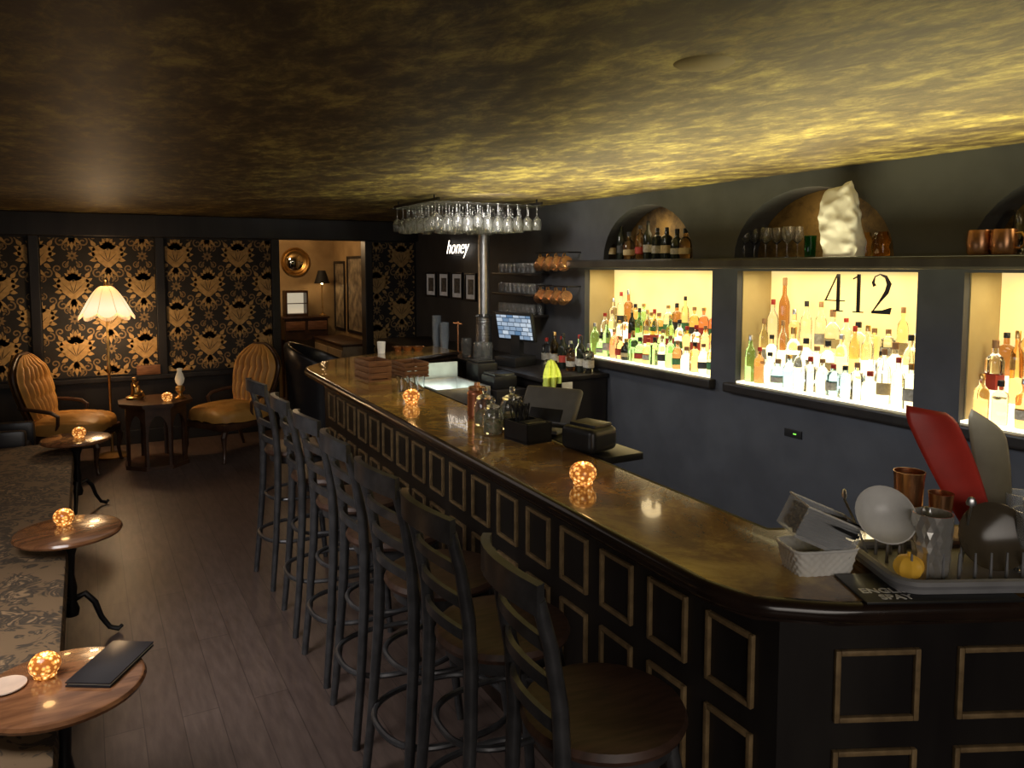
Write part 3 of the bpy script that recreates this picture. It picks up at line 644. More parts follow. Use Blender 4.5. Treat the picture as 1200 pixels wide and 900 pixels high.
for s_ in (-1,1): obj('drawer',MB().box((s_*(sw/4-.01),-.165,SZ-.12),(sw/2-.06,.015,.12),bev=.005),m_oak,sb); 
for sx1 in (-1,1):
    for sy1 in (-1,1): obj('leg',MB().lathe([(0,0),(.015,0),(.025,SZ-.31),(0,SZ-.31)],c=(sx1*(sw/2-.06),sy1*.12,0),seg=10),m_walnut,sb)
db=thing('display_box','lit glass-fronted white display box on the sideboard','display box',(PY(344,353,RY-.1).x,RY-.2,SZ))
obj('box_frame',MB().box((0,0,.02),(.3,.2,.04)).box((0,0,.34),(.3,.2,.03)).box((-.14,0,.18),(.02,.2,.3)).box((.14,0,.18),(.02,.2,.3)).box((0,-.09,.18),(.26,.01,.012)),m_walnut,db); obj('lit_back',MB().box((0,.08,.18),(.26,.01,.28)),M('lit_white',(.8,.75,.6),.5,es=.45,ec=(1,.85,.6)),db)
q=PY(378,372,RY-.25); tl=thing('table_lamp','small table lamp with black cone shade beyond the doorway','table lamp',(q.x,RY-.25,SZ)); zz=PY(378,332,RY-.25).z-SZ; z2=PY(378,317,RY-.25).z-SZ
obj('base',MB().lathe([(0,0),(.05,0),(.05,.015),(.012,.03),(.009,zz),(0,zz)],seg=16),m_brass,tl); obj('shade',MB().lathe([(.105,zz),(.05,z2),(.048,z2),(.102,zz)],seg=24),M('black_shade',(.01,.01,.01),.7),tl); obj('bulb',MB().lathe([(0,zz-.02),(.025,zz+.01),(.02,zz+.04),(0,zz+.06)],seg=12),M('bulb',(1,.8,.5),.5,es=60,ec=(1,.68,.34)),tl)
cbt=thing('cream_cabinet','low cream cabinet under the pictures beyond the doorway','cabinet',(2.90,9.75,0))
obj('body',MB().box((0,0,.42),(.38,1.3,.84)),M('cream_cabinet_paint',(.40,.31,.19),.6),cbt,smooth=False); obj('top',MB().box((0,0,.855),(.42,1.34,.03),bev=.006),m_walnut,cbt)
for s_ in (-1,1): obj('door',MB().box((-.195,s_*.32,.43),(.014,.60,.72),bev=.005),M('cream_door_paint',(.44,.34,.21),.6),cbt)
def picture(name,label,loc,w_,h_,mat_f,mat_p,bw=.02,group=None,inner=None):
    t=thing(name,label,'picture',loc,0,group)
    obj('frame',frame_mesh(w_,h_,bw,.02),mat_f,t,loc=(-.01,0,0)); obj('print',MB().box((-.004,0,0),(.006,w_-bw*1.6,h_-bw*1.6)),mat_p,t,smooth=False)
    if inner: obj('artwork',MB().box((-.0085,0,.0),(.003,w_*.5,h_*.55)),inner,t,smooth=False)
    return t
m_art=M('dim_artwork',(.36,.29,.19),.5,col2=(.10,.08,.06),scale=9)
for k,(xa,xb,ya,yb) in enumerate([(393,405,306,389),(408,428,300,392)]):
    a=PX(xa,(ya+yb)/2,RXr); b_=PX(xb,(ya+yb)/2,RXr); tz=PX((xa+xb)/2,ya,RXr).z; bz=max(PX((xa+xb)/2,yb,RXr).z,.93)
    picture('wall_picture',['left narrower dark framed picture on the side wall beyond the doorway','right wider dark framed picture on the side wall beyond the doorway'][k],(RXr,(a.y+b_.y)/2,(tz+bz)/2),abs(a.y-b_.y),tz-bz,m_black,m_art,.035)
m_mat=M('white_mat',(.80,.79,.76),.7,es=.04,ec=(1,1,1)); m_pic=M('grey_artwork',(.22,.22,.22),.6,col2=(.08,.08,.08),scale=40)
for k,(xa,xb,ya,yb) in enumerate([(500,512,319,347),(515,527,319,348),(530,543,319,350),(546,559,320,352)]):
    a=PX(xa,333,WX); b_=PX(xb,333,WX); tz=PX(xa,ya,WX).z; bz=PX(xa,yb,WX).z
    picture('small_picture',f'small black framed white print, {ORD[k]} from left on the dark wall behind the bar',(WX,(a.y+b_.y)/2,(tz+bz)/2),abs(a.y-b_.y),tz-bz,m_plastic,m_mat,.02,'small prints behind the bar',m_pic)
q=PX(535,290,3.46); ne=thing('neon_sign','small white glowing script sign reading honey above the small prints','neon sign',(3.46,q.y,q.z),rot=(PI/2,0,-PI/2))
tm=text_mesh('honey',.22,.003,.45,-.004); tm.materials.append(M('neon_white',(1,.9,.75),.5,es=3,ec=(1,.88,.72))); obj('lettering',tm,None,ne,smooth=False)
obj('backing_rod',MB().tube([(-.26,-.09,-.012),(.26,-.09,-.012)],.004),m_black,ne)
# ------------------------------------------------------------ back counter and service area
bc=thing('back_counter','low black service counter against the dark wall beyond the left niche','counter',(0,0,0))
obj('counter_top',MB().box((3.19,6.55,.985),(.6,3.6,.03),bev=.006),m_black,bc); obj('cabinet',MB().box((3.21,6.55,.485),(.54,3.56,.97)),m_black,bc,smooth=False)
CT=1.0
us=thing('underbar_station','stainless ice well with brightly lit white bin behind the bar','ice well',(2.36,5.25,0))
obj('steel_body',MB().box((0,0,.41),(.44,.56,.82)),m_steel,us,smooth=False); obj('rim',frame_mesh(.56,.44,.025,.12).xf(Matrix.Rotation(PI/2,4,'Y')),m_steel,us,loc=(0,0,.88)); obj('lit_bin',MB().box((0,0,.83),(.39,.50,.02)),M('lit_ice',(.8,.9,.8),.4,es=2.4,ec=(.90,1,.84),col2=(.5,.7,.6),scale=14),us,smooth=False)
obj('backsplash',MB().box((.0,.30,.98),(.44,.02,.16),bev=.004),M('lit_backsplash',(.5,.55,.5),.4,es=.05,ec=(.9,1,.9)),us)
dk=thing('steel_duct','tall vertical shiny steel pipe rising from the back counter to the ceiling','pipe',(3.06,6.02,0))
obj('pipe',MB().lathe([(0,CT+.38),(.05,CT+.38),(.05,H-.03),(0,H-.03)],seg=24),m_steel,dk); obj('ceiling_collar',MB().lathe([(.05,H-.03),(.07,H-.03),(.07,H),(.05,H)],seg=24),m_steel,dk)
cy_=MB().lathe([(0,CT),(.085,CT),(.085,CT+.02),(.07,CT+.03),(.07,CT+.37),(.085,CT+.38),(.05,CT+.4),(0,CT+.4)],seg=24); obj('lower_cylinder',cy_,M('ribbed_steel',(.5,.52,.55),.2,.9,scale=3,stretch=(1,1,60),col2=(.12,.12,.13),bump=.5),dk)
m_cup=M('cup_plastic',(.62,.72,.82),.25,trans=.4)
cupm=MB().lathe([(0,0),(.034,0),(.046,.13),(.049,.132),(.044,.13),(.032,.004),(0,.004)],seg=16).mesh('plastic_cup',m_cup)
for k,(px,hh_) in enumerate([(512,8),(521,6)]):
    q=PX(px,414,3.05)
    for j in range(hh_):
        o=obj('plastic_cup',cupm,None,loc=(3.05,q.y,CT+j*.028)); tag(o,f'translucent plastic cup nested in the {["taller left","shorter right"][k]} stack on the back counter','cup',f'cups in the {["taller","shorter"][k]} stack')
q=PX(537,418,3.06); tp=thing('bottle_stand','thin copper stand with crossbar on the back counter behind the bar','stand',(3.06,q.y,CT))
obj('base',MB().lathe([(0,0),(.07,0),(.07,.012),(0,.015)],seg=20),m_copper,tp); obj('post',MB().tube([(0,0,.012),(0,0,.30)],.008),m_copper,tp); obj('crossbar',MB().tube([(0,-.09,.28),(0,.09,.28)],.008),m_copper,tp)
ps=thing('register_monitor','lit touch screen register monitor on the back counter','monitor',(3.1,5.52,CT)); ps.rotation_euler=(0,0,.30)
obj('stand',MB().box((0,0,.04),(.26,.24,.08),bev=.01).box((.02,0,.16),(.05,.1,.2)),m_plastic,ps)
tlt=Matrix.Rotation(-.20,4,'Y')
obj('screen_housing',MB().box((0,0,0),(.03,.42,.24),bev=.008).xf(Matrix.Translation((0,0,.32))@tlt),m_plastic,ps)
m_scr,n,l,b=nt('register_screen'); tc=n.new('ShaderNodeTexCoord'); bt_=n.new('ShaderNodeTexBrick'); bt_.inputs['Scale'].default_value=7; bt_.offset=.3
bt_.inputs['Color1'].default_value=(.10,.22,.40,1); bt_.inputs['Color2'].default_value=(.75,.85,.95,1); bt_.inputs['Mortar'].default_value=(.01,.03,.06,1)
sx3=n.new('ShaderNodeSeparateXYZ'); cb3=n.new('ShaderNodeCombineXYZ'); l.new(tc.outputs['Object'],sx3.inputs[0]); l.new(sx3.outputs['Y'],cb3.inputs['X']); l.new(sx3.outputs['Z'],cb3.inputs['Y']); l.new(cb3.outputs[0],bt_.inputs['Vector'])
l.new(bt_.outputs['Color'],b.inputs['Emission Color']); b.inputs['Emission Strength'].default_value=.8; b.inputs['Base Color'].default_value=(0,0,0,1)
obj('screen',MB().box((-.017,0,0),(.004,.38,.20)).xf(Matrix.Translation((0,0,.32))@tlt),m_scr,ps,smooth=False)
sp=[('square','clear','white','red'),('tall','dark','white','black'),('tall','amber','white','gold'),('round shouldered','dark','cream','red'),('tall','dark','red','black'),('square','clear','white','silver'),('squat','brown','white','black'),('tall','clear','white','red'),('tall','dark','white','black'),('square','clear','white','silver')]
for k,(kd,cl,lb,cpp) in enumerate(sp):
    y=5.42-.062*k*1.02
    bottle(kd,cl,lb,cpp,(3.34+.03*(k%2),y,CT),f'{kd} {cl} glass bottle with {lb} label, {ORD[k]} from left on the back counter','bottles on the back counter',.92)
tumm=MB().lathe([(0,.09),(.028,.09),(.035,.05),(.031,0),(.0295,0),(.033,.05),(.026,.086),(0,.087)],seg=14).mesh('tumbler',m_hang)
for k,z in enumerate((1.40,1.58,1.76)):
    ws=obj('wall_shelf',MB().box((3.41,6.0,z-.012),(.18,.72,.02),bev=.003),m_black); tag(ws,f'{["lowest","middle","highest"][k]} small black wall shelf of stemless glasses behind the steel pipe','shelf')
    for j in range(8):
        for i in range(2):
            o=obj('tumbler',tumm,None,loc=(3.37+i*.08,5.70+j*.08,z-.002)); tag(o,f'upturned clear tumbler on the {["lowest","middle","highest"][k]} small wall shelf','tumbler',f'tumblers on the {["lowest","middle","highest"][k]} wall shelf')
mz=Vector((.25,.95,-.35)).normalized(); mx_=Vector((0,0,1)); mx_=(mx_-mz*mx_.dot(mz)).normalized(); my_=mz.cross(mx_)
mrot=Matrix((mx_,my_,mz)).transposed().to_euler()
for k,z in enumerate((1.655,1.93)):
    rl=thing('mug_rail',f'{["lower","upper"][k]} black rail of hanging copper mugs left of the lit niches','rail',(3.42,5.38,z)); obj('bar',MB().tube([(-.06,-.25,0),(-.06,.25,0)],.006),m_iron,rl)
    for s_ in (-.22,.22): obj('bracket',MB().tube([(-.06,s_,0),(.08,s_,0)],.006),m_iron,rl)
    for j in range(4):
        mug((3.35,5.13+j*.125,z-.072),mrot,f'hanging copper mug, {ORD[3-j]} from left on the {["lower","upper"][k]} rail','hanging copper mugs',1.3)
rk=thing('glass_rack','black ceiling rack of hanging stemware above the end of the bar','glass rack',(0,0,0))
rows=[]
for i in range(7):
    y=5.20+i*.13; rows.append(y)
    for s_ in (-.022,.022): obj('rail',MB().tube([(2.2,y+s_,2.285),(3.17,y+s_,2.285)],.004,seg=6),m_iron,rk)
for x in (2.25,3.12): obj('cross_bar',MB().box((x,5.59,2.305),(.02,.9,.02)),m_iron,rk); 
for x in (2.25,3.12):
    for y in (5.22,5.95): obj('hanger',MB().tube([(x,y,2.31),(x,y,H)],.006),m_iron,rk)
for i,y in enumerate(rows):
    for j in range(11):
        if abs(2.25+j*.086-3.06)<.1 and abs(y-6.02)<.11: continue
        wglass((2.25+j*.086,y,2.2925),'stemmed wine glass hanging upside down in the ceiling rack','wine glasses hanging in the ceiling rack',True,random.choice([.85,.92,1.0]))
# ------------------------------------------------------------ on the bar
def crate(px,py,w_,d_,h_,rz,label):
    q=PZ(px,py,BT); t=thing('wooden_crate',label,'crate',q,rz)
    obj('bottom',MB().box((0,0,.005),(w_,d_,.01)),m_oak,t,smooth=False)
    for s_ in (-1,1):
        for j in range(3):
            obj('side_slat',MB().box((0,s_*(d_/2-.005),.02+h_/3*(j+.4)),(w_,.009,h_/3-.004),bev=.002),m_oak,t); obj('side_slat',MB().box((s_*(w_/2-.005),0,.02+h_/3*(j+.4)),(.009,d_-.02,h_/3-.004),bev=.002),m_oak,t)
    for sx1 in (-1,1):
        for sy1 in (-1,1): obj('corner_post',MB().box((sx1*(w_/2-.014),sy1*(d_/2-.014),h_/2+.01),(.016,.016,h_)),m_oak,t,smooth=False)
    return t
crate(437,444,.16,.26,.12,.05,'slatted wooden crate on the far half of the bar, nearer the bar edge')
crate(480,440,.18,.24,.085,.05,'lower slatted wooden crate on the far half of the bar, farther from the bar edge')
q=PZ(472,458,BT)
for k in range(3):
    o=obj('rocks_glass',MB().lathe([(0,0),(.03,0),(.034,.09),(.032,.09),(.028,.006),(0,.006)],seg=20),m_clear,loc=(q.x+.045*k,q.y-.06*k+.02*k*k,BT)); tag(o,f'clear rocks glass, {ORD[k]} from left beside the candle near the crates','glass')
jr=thing('copper_jar','ridged copper canister with lid on the bar beside the glass jars','canister',(1.68,3.38,BT))
obj('body',MB().lathe([(0,0),(.045,0)]+[(.047+.003*(k%2),.01+k*.01) for k in range(13)]+[(.04,.14),(0,.14)],seg=28),M('copper_ridged',(.42,.15,.07),.35,.7),jr); obj('lid',MB().lathe([(0,.141),(.043,.141),(.043,.155),(.015,.16),(.014,.175),(0,.178)],seg=24),m_copper,jr)
m_jar=M('jar_glass',(.93,.95,.93),.05,trans=.95)
def ajar(x,y,s_,label):
    t=thing('glass_jar',label,'jar',(x,y,BT)); 
    obj('jar_body',MB().lathe([(0,0),(.042,0),(.05,.01),(.052,.08),(.046,.11),(.036,.125),(.034,.125),(.043,.108),(.049,.08),(.047,.012),(0,.008)],seg=28),m_jar,t); obj('lid',MB().lathe([(0,.127),(.04,.127),(.04,.135),(.02,.145),(.008,.15),(.014,.165),(.008,.178),(0,.18)],seg=24),m_jar,t)
    obj('contents',MB().lathe([(0,.01),(.044,.012),(.046,.055),(.03,.07),(0,.066)],seg=20),M('jar_contents',(.45,.32,.15),.7,scale=60,col2=(.15,.20,.05)),t); t.scale=(s_,)*3
ajar(1.63,3.20,1.0,'clear lidded glass jar beside the copper canister on the bar')
ajar(1.70,3.06,1.1,'larger clear lidded glass jar between the copper canister and the black caddy')
ajar(1.58,3.02,.9,'smaller clear lidded glass jar nearest the bar edge beside the black caddy')
cd_=thing('bar_caddy','black plastic bar caddy holding napkins and straws on the bar','caddy',(1.65,2.83,BT),.1)
obj('tray',MB().box((0,0,.006),(.13,.17,.012)).box((-.062,0,.045),(.006,.17,.08)).box((.062,0,.045),(.006,.17,.08)).box((0,-.082,.045),(.13,.006,.08)).box((0,.082,.045),(.13,.006,.08)).box((0,.01,.045),(.12,.005,.08)),m_plastic,cd_,smooth=False)
obj('napkins',MB().box((0,-.035,.05),(.10,.07,.075),bev=.004),m_plastic,cd_)
st_=MB()
for k in range(22): st_.tube([(random.uniform(-.04,.04),.045+random.uniform(-.02,.02),.015),(random.uniform(-.05,.05),.045+random.uniform(-.035,.035),.15)],.003,seg=5)
obj('straws',st_,m_plastic,cd_)
o=obj('service_shelf',MB().box((1.87,2.80,1.046),(.20,.72,.03),bev=.004).tube([(1.93,2.6,1.04),(1.70,2.6,.75)],.012).tube([(1.93,3.0,1.04),(1.70,3.0,.75)],.012),m_plastic); tag(o,'small black shelf bracketed to the inner side of the bar','shelf')
pr_=thing('receipt_printer','small rounded black receipt printer on the inner edge of the bar','printer',(1.79,2.57,BT),.25)
obj('body',MB().box((0,0,.050),(.16,.18,.10),bev=.03,seg=4),m_plastic,pr_); obj('lid',MB().box((.01,.0,.100),(.11,.14,.025),bev=.010),m_plastic,pr_)
tbm=thing('card_terminal','tilted rounded grey back of a card terminal on the bar shelf','card terminal',(1.83,2.93,BT),.55)
m_tab=M('terminal_back',(.15,.145,.135),.45)
obj('stand',MB().box((.0,0,.008),(.12,.12,.016),bev=.004).tube([(.0,0,.01),(-.005,0,.09)],.02),m_grey,tbm); obj('terminal_body',MB().box((0,0,0),(.04,.28,.19),bev=.019,seg=4).xf(Matrix.Translation((-.01,0,.115))@Matrix.Rotation(.62,4,'Y')),m_tab,tbm); obj('dark_back_plate',MB().box((-.022,0,-.05),(.004,.16,.06),bev=.001).xf(Matrix.Translation((-.01,0,.115))@Matrix.Rotation(.62,4,'Y')),m_plastic,tbm)
# near dish area
rc=PZ(1135,672,BT); rc.z=BT+.007; RA=-.47; rot_=Matrix.Rotation(RA,4,'Z')
mc=PZ(1085,690,BT); mat_=thing('bar_mat','black rubber bar mat with white lettering under the dish rack','bar mat',(mc.x,mc.y,BT),RA)
obj('mat',MB().box((0,0,.003),(.36,.16,.006),bev=.002),m_plastic,mat_)
tmm=text_mesh('ENGLISH\nSPAY',.034,.0004,0,.0007); tmm.materials.append(m_white); obj('lettering',tmm,None,mat_,loc=(-.10,-.038,.0065),smooth=False)
bk=thing('white_basket','small white woven basket on the bar corner','basket',PZ(957,668,BT)+Vector((.01,.01,0)),-.35)
def bkf(u,v):
    a=2*PI*u; ca,sa=math.cos(a),math.sin(a); k=1/((abs(ca)**6+abs(sa)**6)**(1/6)); s_=.85+.15*v+.022*math.sin(u*PI*56)*math.cos(v*PI*6)
    return (.085*k*ca*s_,.058*k*sa*s_,.062*v)
obj('woven_side',MB().grid(bkf,224,24),M('white_wicker',(.80,.78,.72),.7),bk); obj('base',MB().box((0,0,.004),(.13,.085,.006)),m_white,bk)
obj('basket_rim',MB().tube([bkf(k/48,1) for k in range(48)],.004,closed=True,seg=6),m_white,bk)
lx=bk.location
pc=thing('plastic_container','clear plastic container of black straws tipped in the white basket','container',(lx.x-.02,lx.y,BT+.070),rot=(.10,.42,-.35))
obj('container_shell',MB().box((0,0,.005),(.15,.09,.003)).box((0,.045,.045),(.16,.002,.08)).box((0,-.045,.045),(.16,.002,.08)).box((.08,0,.045),(.002,.09,.08)).box((-.08,0,.045),(.002,.09,.08)),m_smoke,pc,smooth=False)
obj('container_rim',MB().tube([(-.082,-.047,.086),(.082,-.047,.086),(.082,.047,.086),(-.082,.047,.086)],.0025,closed=True,seg=6),m_white,pc)
st_=MB()
for k in range(70): y_=random.uniform(-.036,.036); z_=.012+random.uniform(0,.06); st_.tube([(-.07,y_,z_),(.07,y_+random.uniform(-.02,.02),z_+random.uniform(-.01,.02))],.0045,seg=5)
obj('straws',st_,m_plastic,pc)
rk2=thing('dish_rack','grey plastic dish drying tray with prongs at the bar corner','dish rack',rc,RA)
def rr(w_,d_,r_,n_=5):
    out=[]
    for cx_,cy2,a0 in ((w_/2-r_,d_/2-r_,0),(-w_/2+r_,d_/2-r_,PI/2),(-w_/2+r_,-d_/2+r_,PI),(w_/2-r_,-d_/2+r_,1.5*PI)):
        for k in range(n_+1): a=a0+PI/2*k/n_; out.append((cx_+r_*math.cos(a),cy2+r_*math.sin(a)))
    return out
obj('tray',MB().prism(rr(.48,.26,.05),0,.012).tube([(x,y,.022) for x,y in rr(.48,.26,.05)],.012,closed=True),m_grey,rk2)
pgm=MB().tube([(0,0,.01),(0,0,.075)],[.004,.0025],seg=6).mesh('prong',m_grey)
for i in range(11):
    for j in range(4): obj('prong',pgm,None,rk2,loc=(-.19+i*.038,-.08+j*.054,0))
def onr(x,y,z=0): return rc+rot_@Vector((x,y,.012+z))
def facet(nr,r0,r1,h):
    vs=[];fs=[];S=20
    for j in range(nr+1):
        for i in range(S):
            a=2*PI*(i+.5*(j%2))/S; r=(r0+(r1-r0)*j/nr)*(1+(.0 if j in(0,nr) else .05*((i%2)*2-1))); vs.append(Vector((r*math.cos(a),r*math.sin(a),h*j/nr)))
    for j in range(nr):
        for i in range(S):
            k=(i+1)%S; A_,B_,C_,D_=j*S+i,j*S+k,(j+1)*S+k,(j+1)*S+i
            fs+= [(A_,B_,D_),(B_,C_,D_)] if j%2==0 else [(A_,B_,C_),(A_,C_,D_)]
    fs.append(tuple(range(S))[::-1]); return vs,fs
cgm=MB(); vs,fs=facet(8,.038,.045,.148); cgm.add(vs,fs); cgm.lathe([(0,.012),(.034,.012),(.042,.148),(.045,.148)],seg=20)
m_cut2=M('silvered_cut_glass',(.85,.83,.78),.12,.5,trans=.4)
o=obj('cut_glass_tumbler',cgm,m_cut2,loc=onr(-.12,-.04),smooth=False); tag(o,'large clear cut crystal tumbler in the dish rack beside the white bowl','tumbler')
bp_=onr(-.215,.03,.105); o=obj('white_bowl',MB().lathe([(0,0),(.03,0),(.035,.006),(.06,.03),(.072,.055),(.069,.055),(.055,.033),(.03,.012),(0,.01)],seg=32),m_white,loc=bp_,rot=face((-.35,-.55,.45))); tag(o,'white ceramic bowl tipped on its side in the dish rack','bowl')
def pkf(u,v):
    a=2*PI*u; r=.034*math.sin(PI*max(v,.02))**.7*(1-.12*abs(math.sin(4*a)));return (r*math.cos(a),r*math.sin(a),.052*(1-math.cos(PI*v))/2)
o=obj('yellow_ornament',MB().grid(pkf,64,14).tube([(0,0,.048),(0,0,.06)],.004,seg=6),M('yellow_enamel',(.85,.50,.06),.35,es=.08,ec=(1,.5,.05)),loc=onr(-.185,-.06)); tag(o,'small yellow ribbed pumpkin-shaped ornament under the white bowl','ornament')
o=obj('copper_cup',MB().lathe([(0,0),(.029,0),(.032,.02),(.036,.12),(.038,.135),(.036,.135),(.032,.02),(0,.01)],seg=28),m_copper,loc=onr(-.10,.10,.075)); tag(o,'tall copper shaker cup standing on the prongs in front of the red sheet','shaker cup')
o=obj('copper_cup',MB().lathe([(0,0),(.022,0),(.025,.02),(.028,.08),(.03,.09),(.028,.09),(.024,.02),(0,.01)],seg=28),m_copper,loc=onr(-.04,.06,.075)); tag(o,'shorter copper cup behind the crystal tumbler in the dish rack','shaker cup')
def sheet(wd,ht,lean):
    def fn(u,v):
        s_=u*2-1; w_=wd*(.42+.58*math.sin(PI*(.02+.60*v)))*(1 if v<.93 else 1-.25*(v-.93)/.07); return (s_*w_, lean*v*v+.012*s_*s_, ht*v-.03*s_*v)
    return MB().grid(fn,12,20)
def solid(o,t=.003): m=o.modifiers.new('s','SOLIDIFY'); m.thickness=t; return o
m_red=M('red_sheet',(.62,.05,.035),.4); m_ol=M('olive_sheet',(.17,.14,.085),.5)
o=solid(obj('cutting_sheet',sheet(.060,.400,.03),m_red,loc=onr(.115,.085,.0),rot=(0,-.42,RA))); tag(o,'red flexible cutting sheet standing upright and tilted in the dish rack','cutting sheet')
o=solid(obj('cutting_sheet',sheet(.05,.34,.02),m_ol,loc=onr(.155,.10,.0),rot=(0,-.12,RA))); tag(o,'dark olive flexible cutting sheet standing beside the red one','cutting sheet')
o=obj('glass_plate',MB().lathe([(0,0),(.06,0),(.08,.012),(.079,.015),(.06,.004),(0,.004)],seg=32),M('dark_plate',(.14,.11,.07),.15,trans=.4),loc=onr(.035,-.03,.085),rot=face((-.6,-.7,.3))); tag(o,'dark round plate standing on edge in the dish rack','plate')
for k in range(3):
    o=obj('crystal_glass',MB().lathe([(0,0),(.03,0),(.034,.01),(.038,.15),(.036,.15),(.03,.012),(0,.012)],seg=16),m_cut,loc=onr(.12+.075*min(k,1),-.04+.07*k),smooth=False); tag(o,f'clear crystal glass, {ORD[k]} from left behind the dark round plate in the dish rack','glass')
for k,(x,y,ln) in enumerate([(-.215,.07,.15),(-.07,.02,.13),(.0,.03,.16)]):
    fk=thing('bar_spoon',['steel bar spoon leaning left beside the white bowl','short steel spoon behind the crystal tumbler','steel spoon between the small copper cup and dark plate'][k],'bar tool',onr(x,y,.0),RA+k*.6)
    obj('handle',MB().tube([(0,0,0),(-.2*ln,0,.5*ln),(-.45*ln,0,ln)],.003,seg=6),m_steel,fk); obj('spoon_bowl',MB().lathe([(0,0),(.010,.003),(.012,.010),(.007,.022),(0,.025)],c=(-.45*ln,0,ln),seg=12,sx=.4),m_steel,fk)
q=PX(930,508,WX); ot=thing('wall_outlet','black wall outlet with tiny green light below the niches','outlet',(WX-.004,q.y,q.z))
obj('cover_plate',MB().box((0,0,0),(.008,.12,.045),bev=.002),m_plastic,ot); obj('indicator',MB().box((-.005,-.015,0),(.003,.02,.006)),M('green_led',(.2,1,.1),.5,es=1,ec=(.3,1,.1)),ot)
sw_=thing('light_switch','white switch plate on the end of the back counter','switch',(3.1,4.738,.9)); obj('plate',MB().box((0,0,0),(.09,.012,.12),bev=.003),m_white,sw_); obj('toggle',MB().box((0,-.01,0),(.02,.012,.04),bev=.002),m_white,sw_)
tf=thing('tap','black curved tap with a towel over it at the near end of the back counter','tap',(2.95,4.82,CT)); obj('spout',MB().tube([(0,0,0),(0,0,.10),(0,-.03,.125),(0,-.09,.125)],.012),m_iron,tf); obj('base',MB().lathe([(0,0),(.03,0),(.028,.012),(0,.014)],seg=16),m_iron,tf)
def tw(u,v): s_=u-.5; return (s_*(.06+.06*math.sin(PI*v*.8)+.02*v)+.012*v,.016*math.sin(u*PI*5+v*2)*(.4+v),-.20*v-.04*v*math.sin(u*4+.5)-.02*abs(s_)*2)
o=solid(obj('bar_towel',MB().grid(tw,36,18),M('green_cloth',(.52,.58,.10),.9,col2=(.40,.46,.07),scale=40),loc=(2.95,4.725,1.145),rot=(0,0,-.3)),.006); tag(o,'green cloth towel hanging from the tap at the back counter end','towel')
for k,(x,y) in enumerate([(3.02,5.78),(2.99,5.88),(3.05,6.25)]):
    o=obj('glass_pitcher',MB().lathe([(0,0),(.04,0),(.045,.02),(.05,.13),(.045,.17),(.043,.17),(.047,.13),(.041,.02),(0,.01)],seg=20),m_jar,loc=(x-.05,y,CT)); tag(o,f'clear pitcher, {["nearest","middle","farthest"][k]} of three around the steel pipe on the back counter','pitcher')
sc2=thing('service_cabinet','low black cabinet between the ice well and the back counter','cabinet',(2.75,5.3,0)); obj('body',MB().box((0,0,.45),(.26,.7,.9),bev=.006),m_black,sc2); obj('door',MB().box((0,-.355,.45),(.22,.012,.8),bev=.004),m_black,sc2)
for k,(dx,dy,w_,h_) in enumerate([(-.02,-.18,.2,.10),(.0,.15,.18,.16)]):
    t=thing('appliance',['low black lidded bin on the small cabinet beside the ice well','taller black blender base on the small cabinet beside the ice well'][k],'appliance',(2.75+dx,5.3+dy,.9))
    obj('body',MB().box((0,0,h_/2),(w_,.22,h_),bev=.02),m_plastic,t); obj('lid',MB().box((0,0,h_+.008),(w_-.03,.19,.016),bev=.006),m_plastic,t)
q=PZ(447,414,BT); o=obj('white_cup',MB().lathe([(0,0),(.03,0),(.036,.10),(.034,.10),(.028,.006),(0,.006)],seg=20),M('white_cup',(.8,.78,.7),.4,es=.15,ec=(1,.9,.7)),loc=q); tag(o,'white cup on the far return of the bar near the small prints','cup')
for k,px in enumerate((466,478,490)):
    q=PZ(px,411,BT); o=obj('copper_bowl',MB().lathe([(0,0),(.03,0),(.055,.04),(.053,.04),(.028,.005),(0,.005)],seg=20),m_copper,loc=q); tag(o,f'small copper bowl, {ORD[k]} from left on the far return of the bar','bowl')
q=PZ(825,74,H); o=obj('ceiling_disc',MB().lathe([(0,-.005),(.070,-.005),(.078,0),(0,0)],seg=40),M('painted_plate',(.26,.20,.09),.6),loc=(q.x,q.y,H)); tag(o,'flat round painted cover plate on the ceiling','ceiling plate')
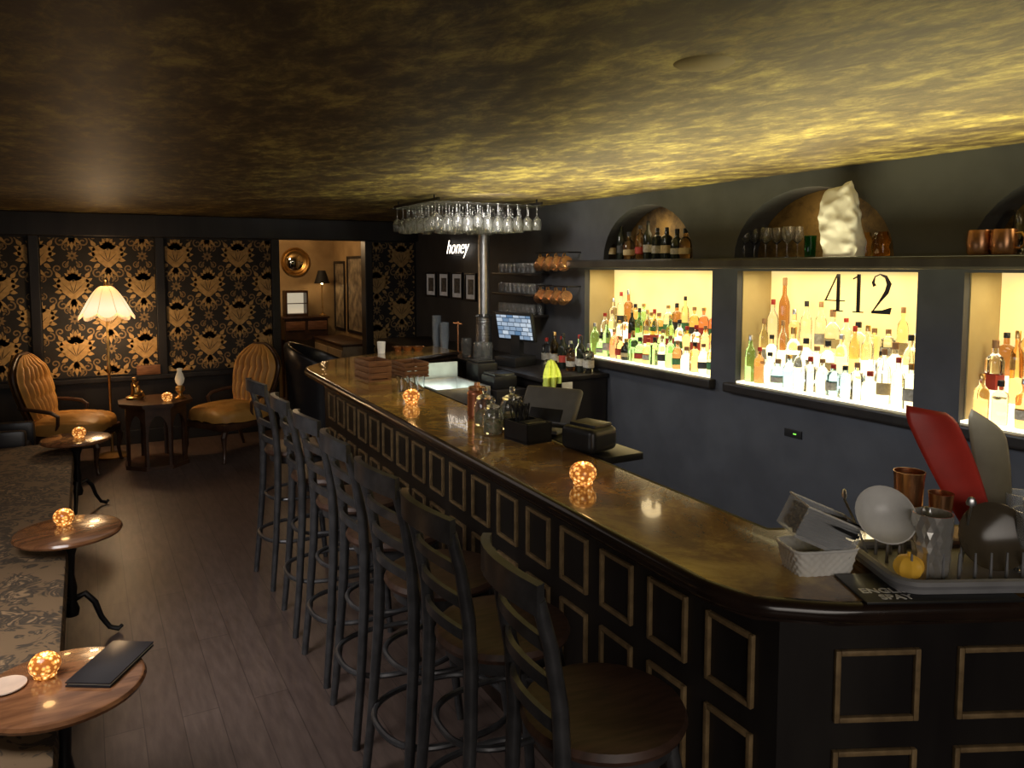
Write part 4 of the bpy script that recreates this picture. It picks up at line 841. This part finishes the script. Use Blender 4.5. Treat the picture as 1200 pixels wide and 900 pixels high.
# ------------------------------------------------------------ lights
def light(kind,name,loc,power,col,size=.1,sy=None,target=None,spread=None,along=None):
    d=bpy.data.lights.new(name,kind); d.energy=power; d.color=col
    if kind=='AREA':
        d.size=size
        if sy: d.shape='RECTANGLE'; d.size_y=sy
        if spread: d.spread=math.radians(spread)
    else: d.shadow_soft_size=size
    o=bpy.data.objects.new(name,d); C.objects.link(o); o.location=loc
    if target is not None:
        dr=(Vector(target)-Vector(loc)).normalized()
        if along is None: o.rotation_euler=dr.to_track_quat('-Z','Y').to_euler()
        else:
            z=-dr; y=Vector(along); y=(y-z*y.dot(z)).normalized(); x=y.cross(z)
            o.rotation_euler=Matrix((x,y,z)).transposed().to_euler()
    return o
YA=(0,1,0)
light('POINT','lamp_bulb',LP+Vector((0,0,1.20)),15,(1,.66,.36),.06)
light('POINT','lamp_bulb_top',LP+Vector((0,0,1.75)),4,(1,.62,.3),.05)
for (y0,y1) in NI: light('AREA','niche_strip',(3.60,(y0+y1)/2,NZ1-.01),5,(1,.82,.46),.18,sy=y0-y1-.2,target=(3.60,(y0+y1)/2,0),along=YA)
for c,hw in AR: light('POINT','arch_light',(3.60,c,AZ+.22),.9,(1,.76,.40),.08)
for q in VL: light('POINT','candle_glow',(q.x,q.y,q.z+.14),.22,(1,.55,.2),.02)
light('POINT','far_room_light',(2.2,10.0,2.2),17,(1,.68,.36),.1)
light('AREA','window_left',(-.85,2.8,1.75),22,(1,.95,.92),1.6,sy=.8,target=(.6,4.2,-.6),spread=110)
light('AREA','room_fill',(.2,-1.8,1.5),14,(1,.90,.80),2.4,sy=1.6,target=(1.6,2.4,-.5),spread=100)
light('AREA','aisle_fill',(.3,5.2,2.3),6,(1,.84,.74),1.6,sy=3,target=(.3,5.2,0),along=YA)  # unseen fill added overhead to lift the dark aisle
light('AREA','service_fill',(2.5,4.9,2.25),10,(1,.94,.85),.3,target=(3.1,5.7,1.3))  # added light so the hanging glasses and mugs show against the dark
light('AREA','ceiling_fill',(2.75,3.1,1.0),66,(1,.89,.46),.6,sy=4.2,target=(2.70,3.1,2.3),spread=105,along=YA)  # unseen area light added behind the bar to brighten the ceiling
light('AREA','back_bar_fill',(2.0,2.9,1.60),10,(.92,.95,1),.3,sy=4,target=(3.5,2.9,.45),spread=100,along=YA)  # invisible fill added in mid-air to lift the wall below the niches
light('AREA','ledge_fill',(3.38,2.4,1.885),7,(1,.88,.44),.06,sy=5.2,target=(2.6,2.4,2.34),spread=130,along=YA)  # unseen emitter added on the ledge for the ceiling glow beside the wall
wd=bpy.data.worlds.new('world'); SC.world=wd; wd.use_nodes=True; wd.node_tree.nodes['Background'].inputs[0].default_value=(.02,.017,.015,1); wd.node_tree.nodes['Background'].inputs[1].default_value=.3
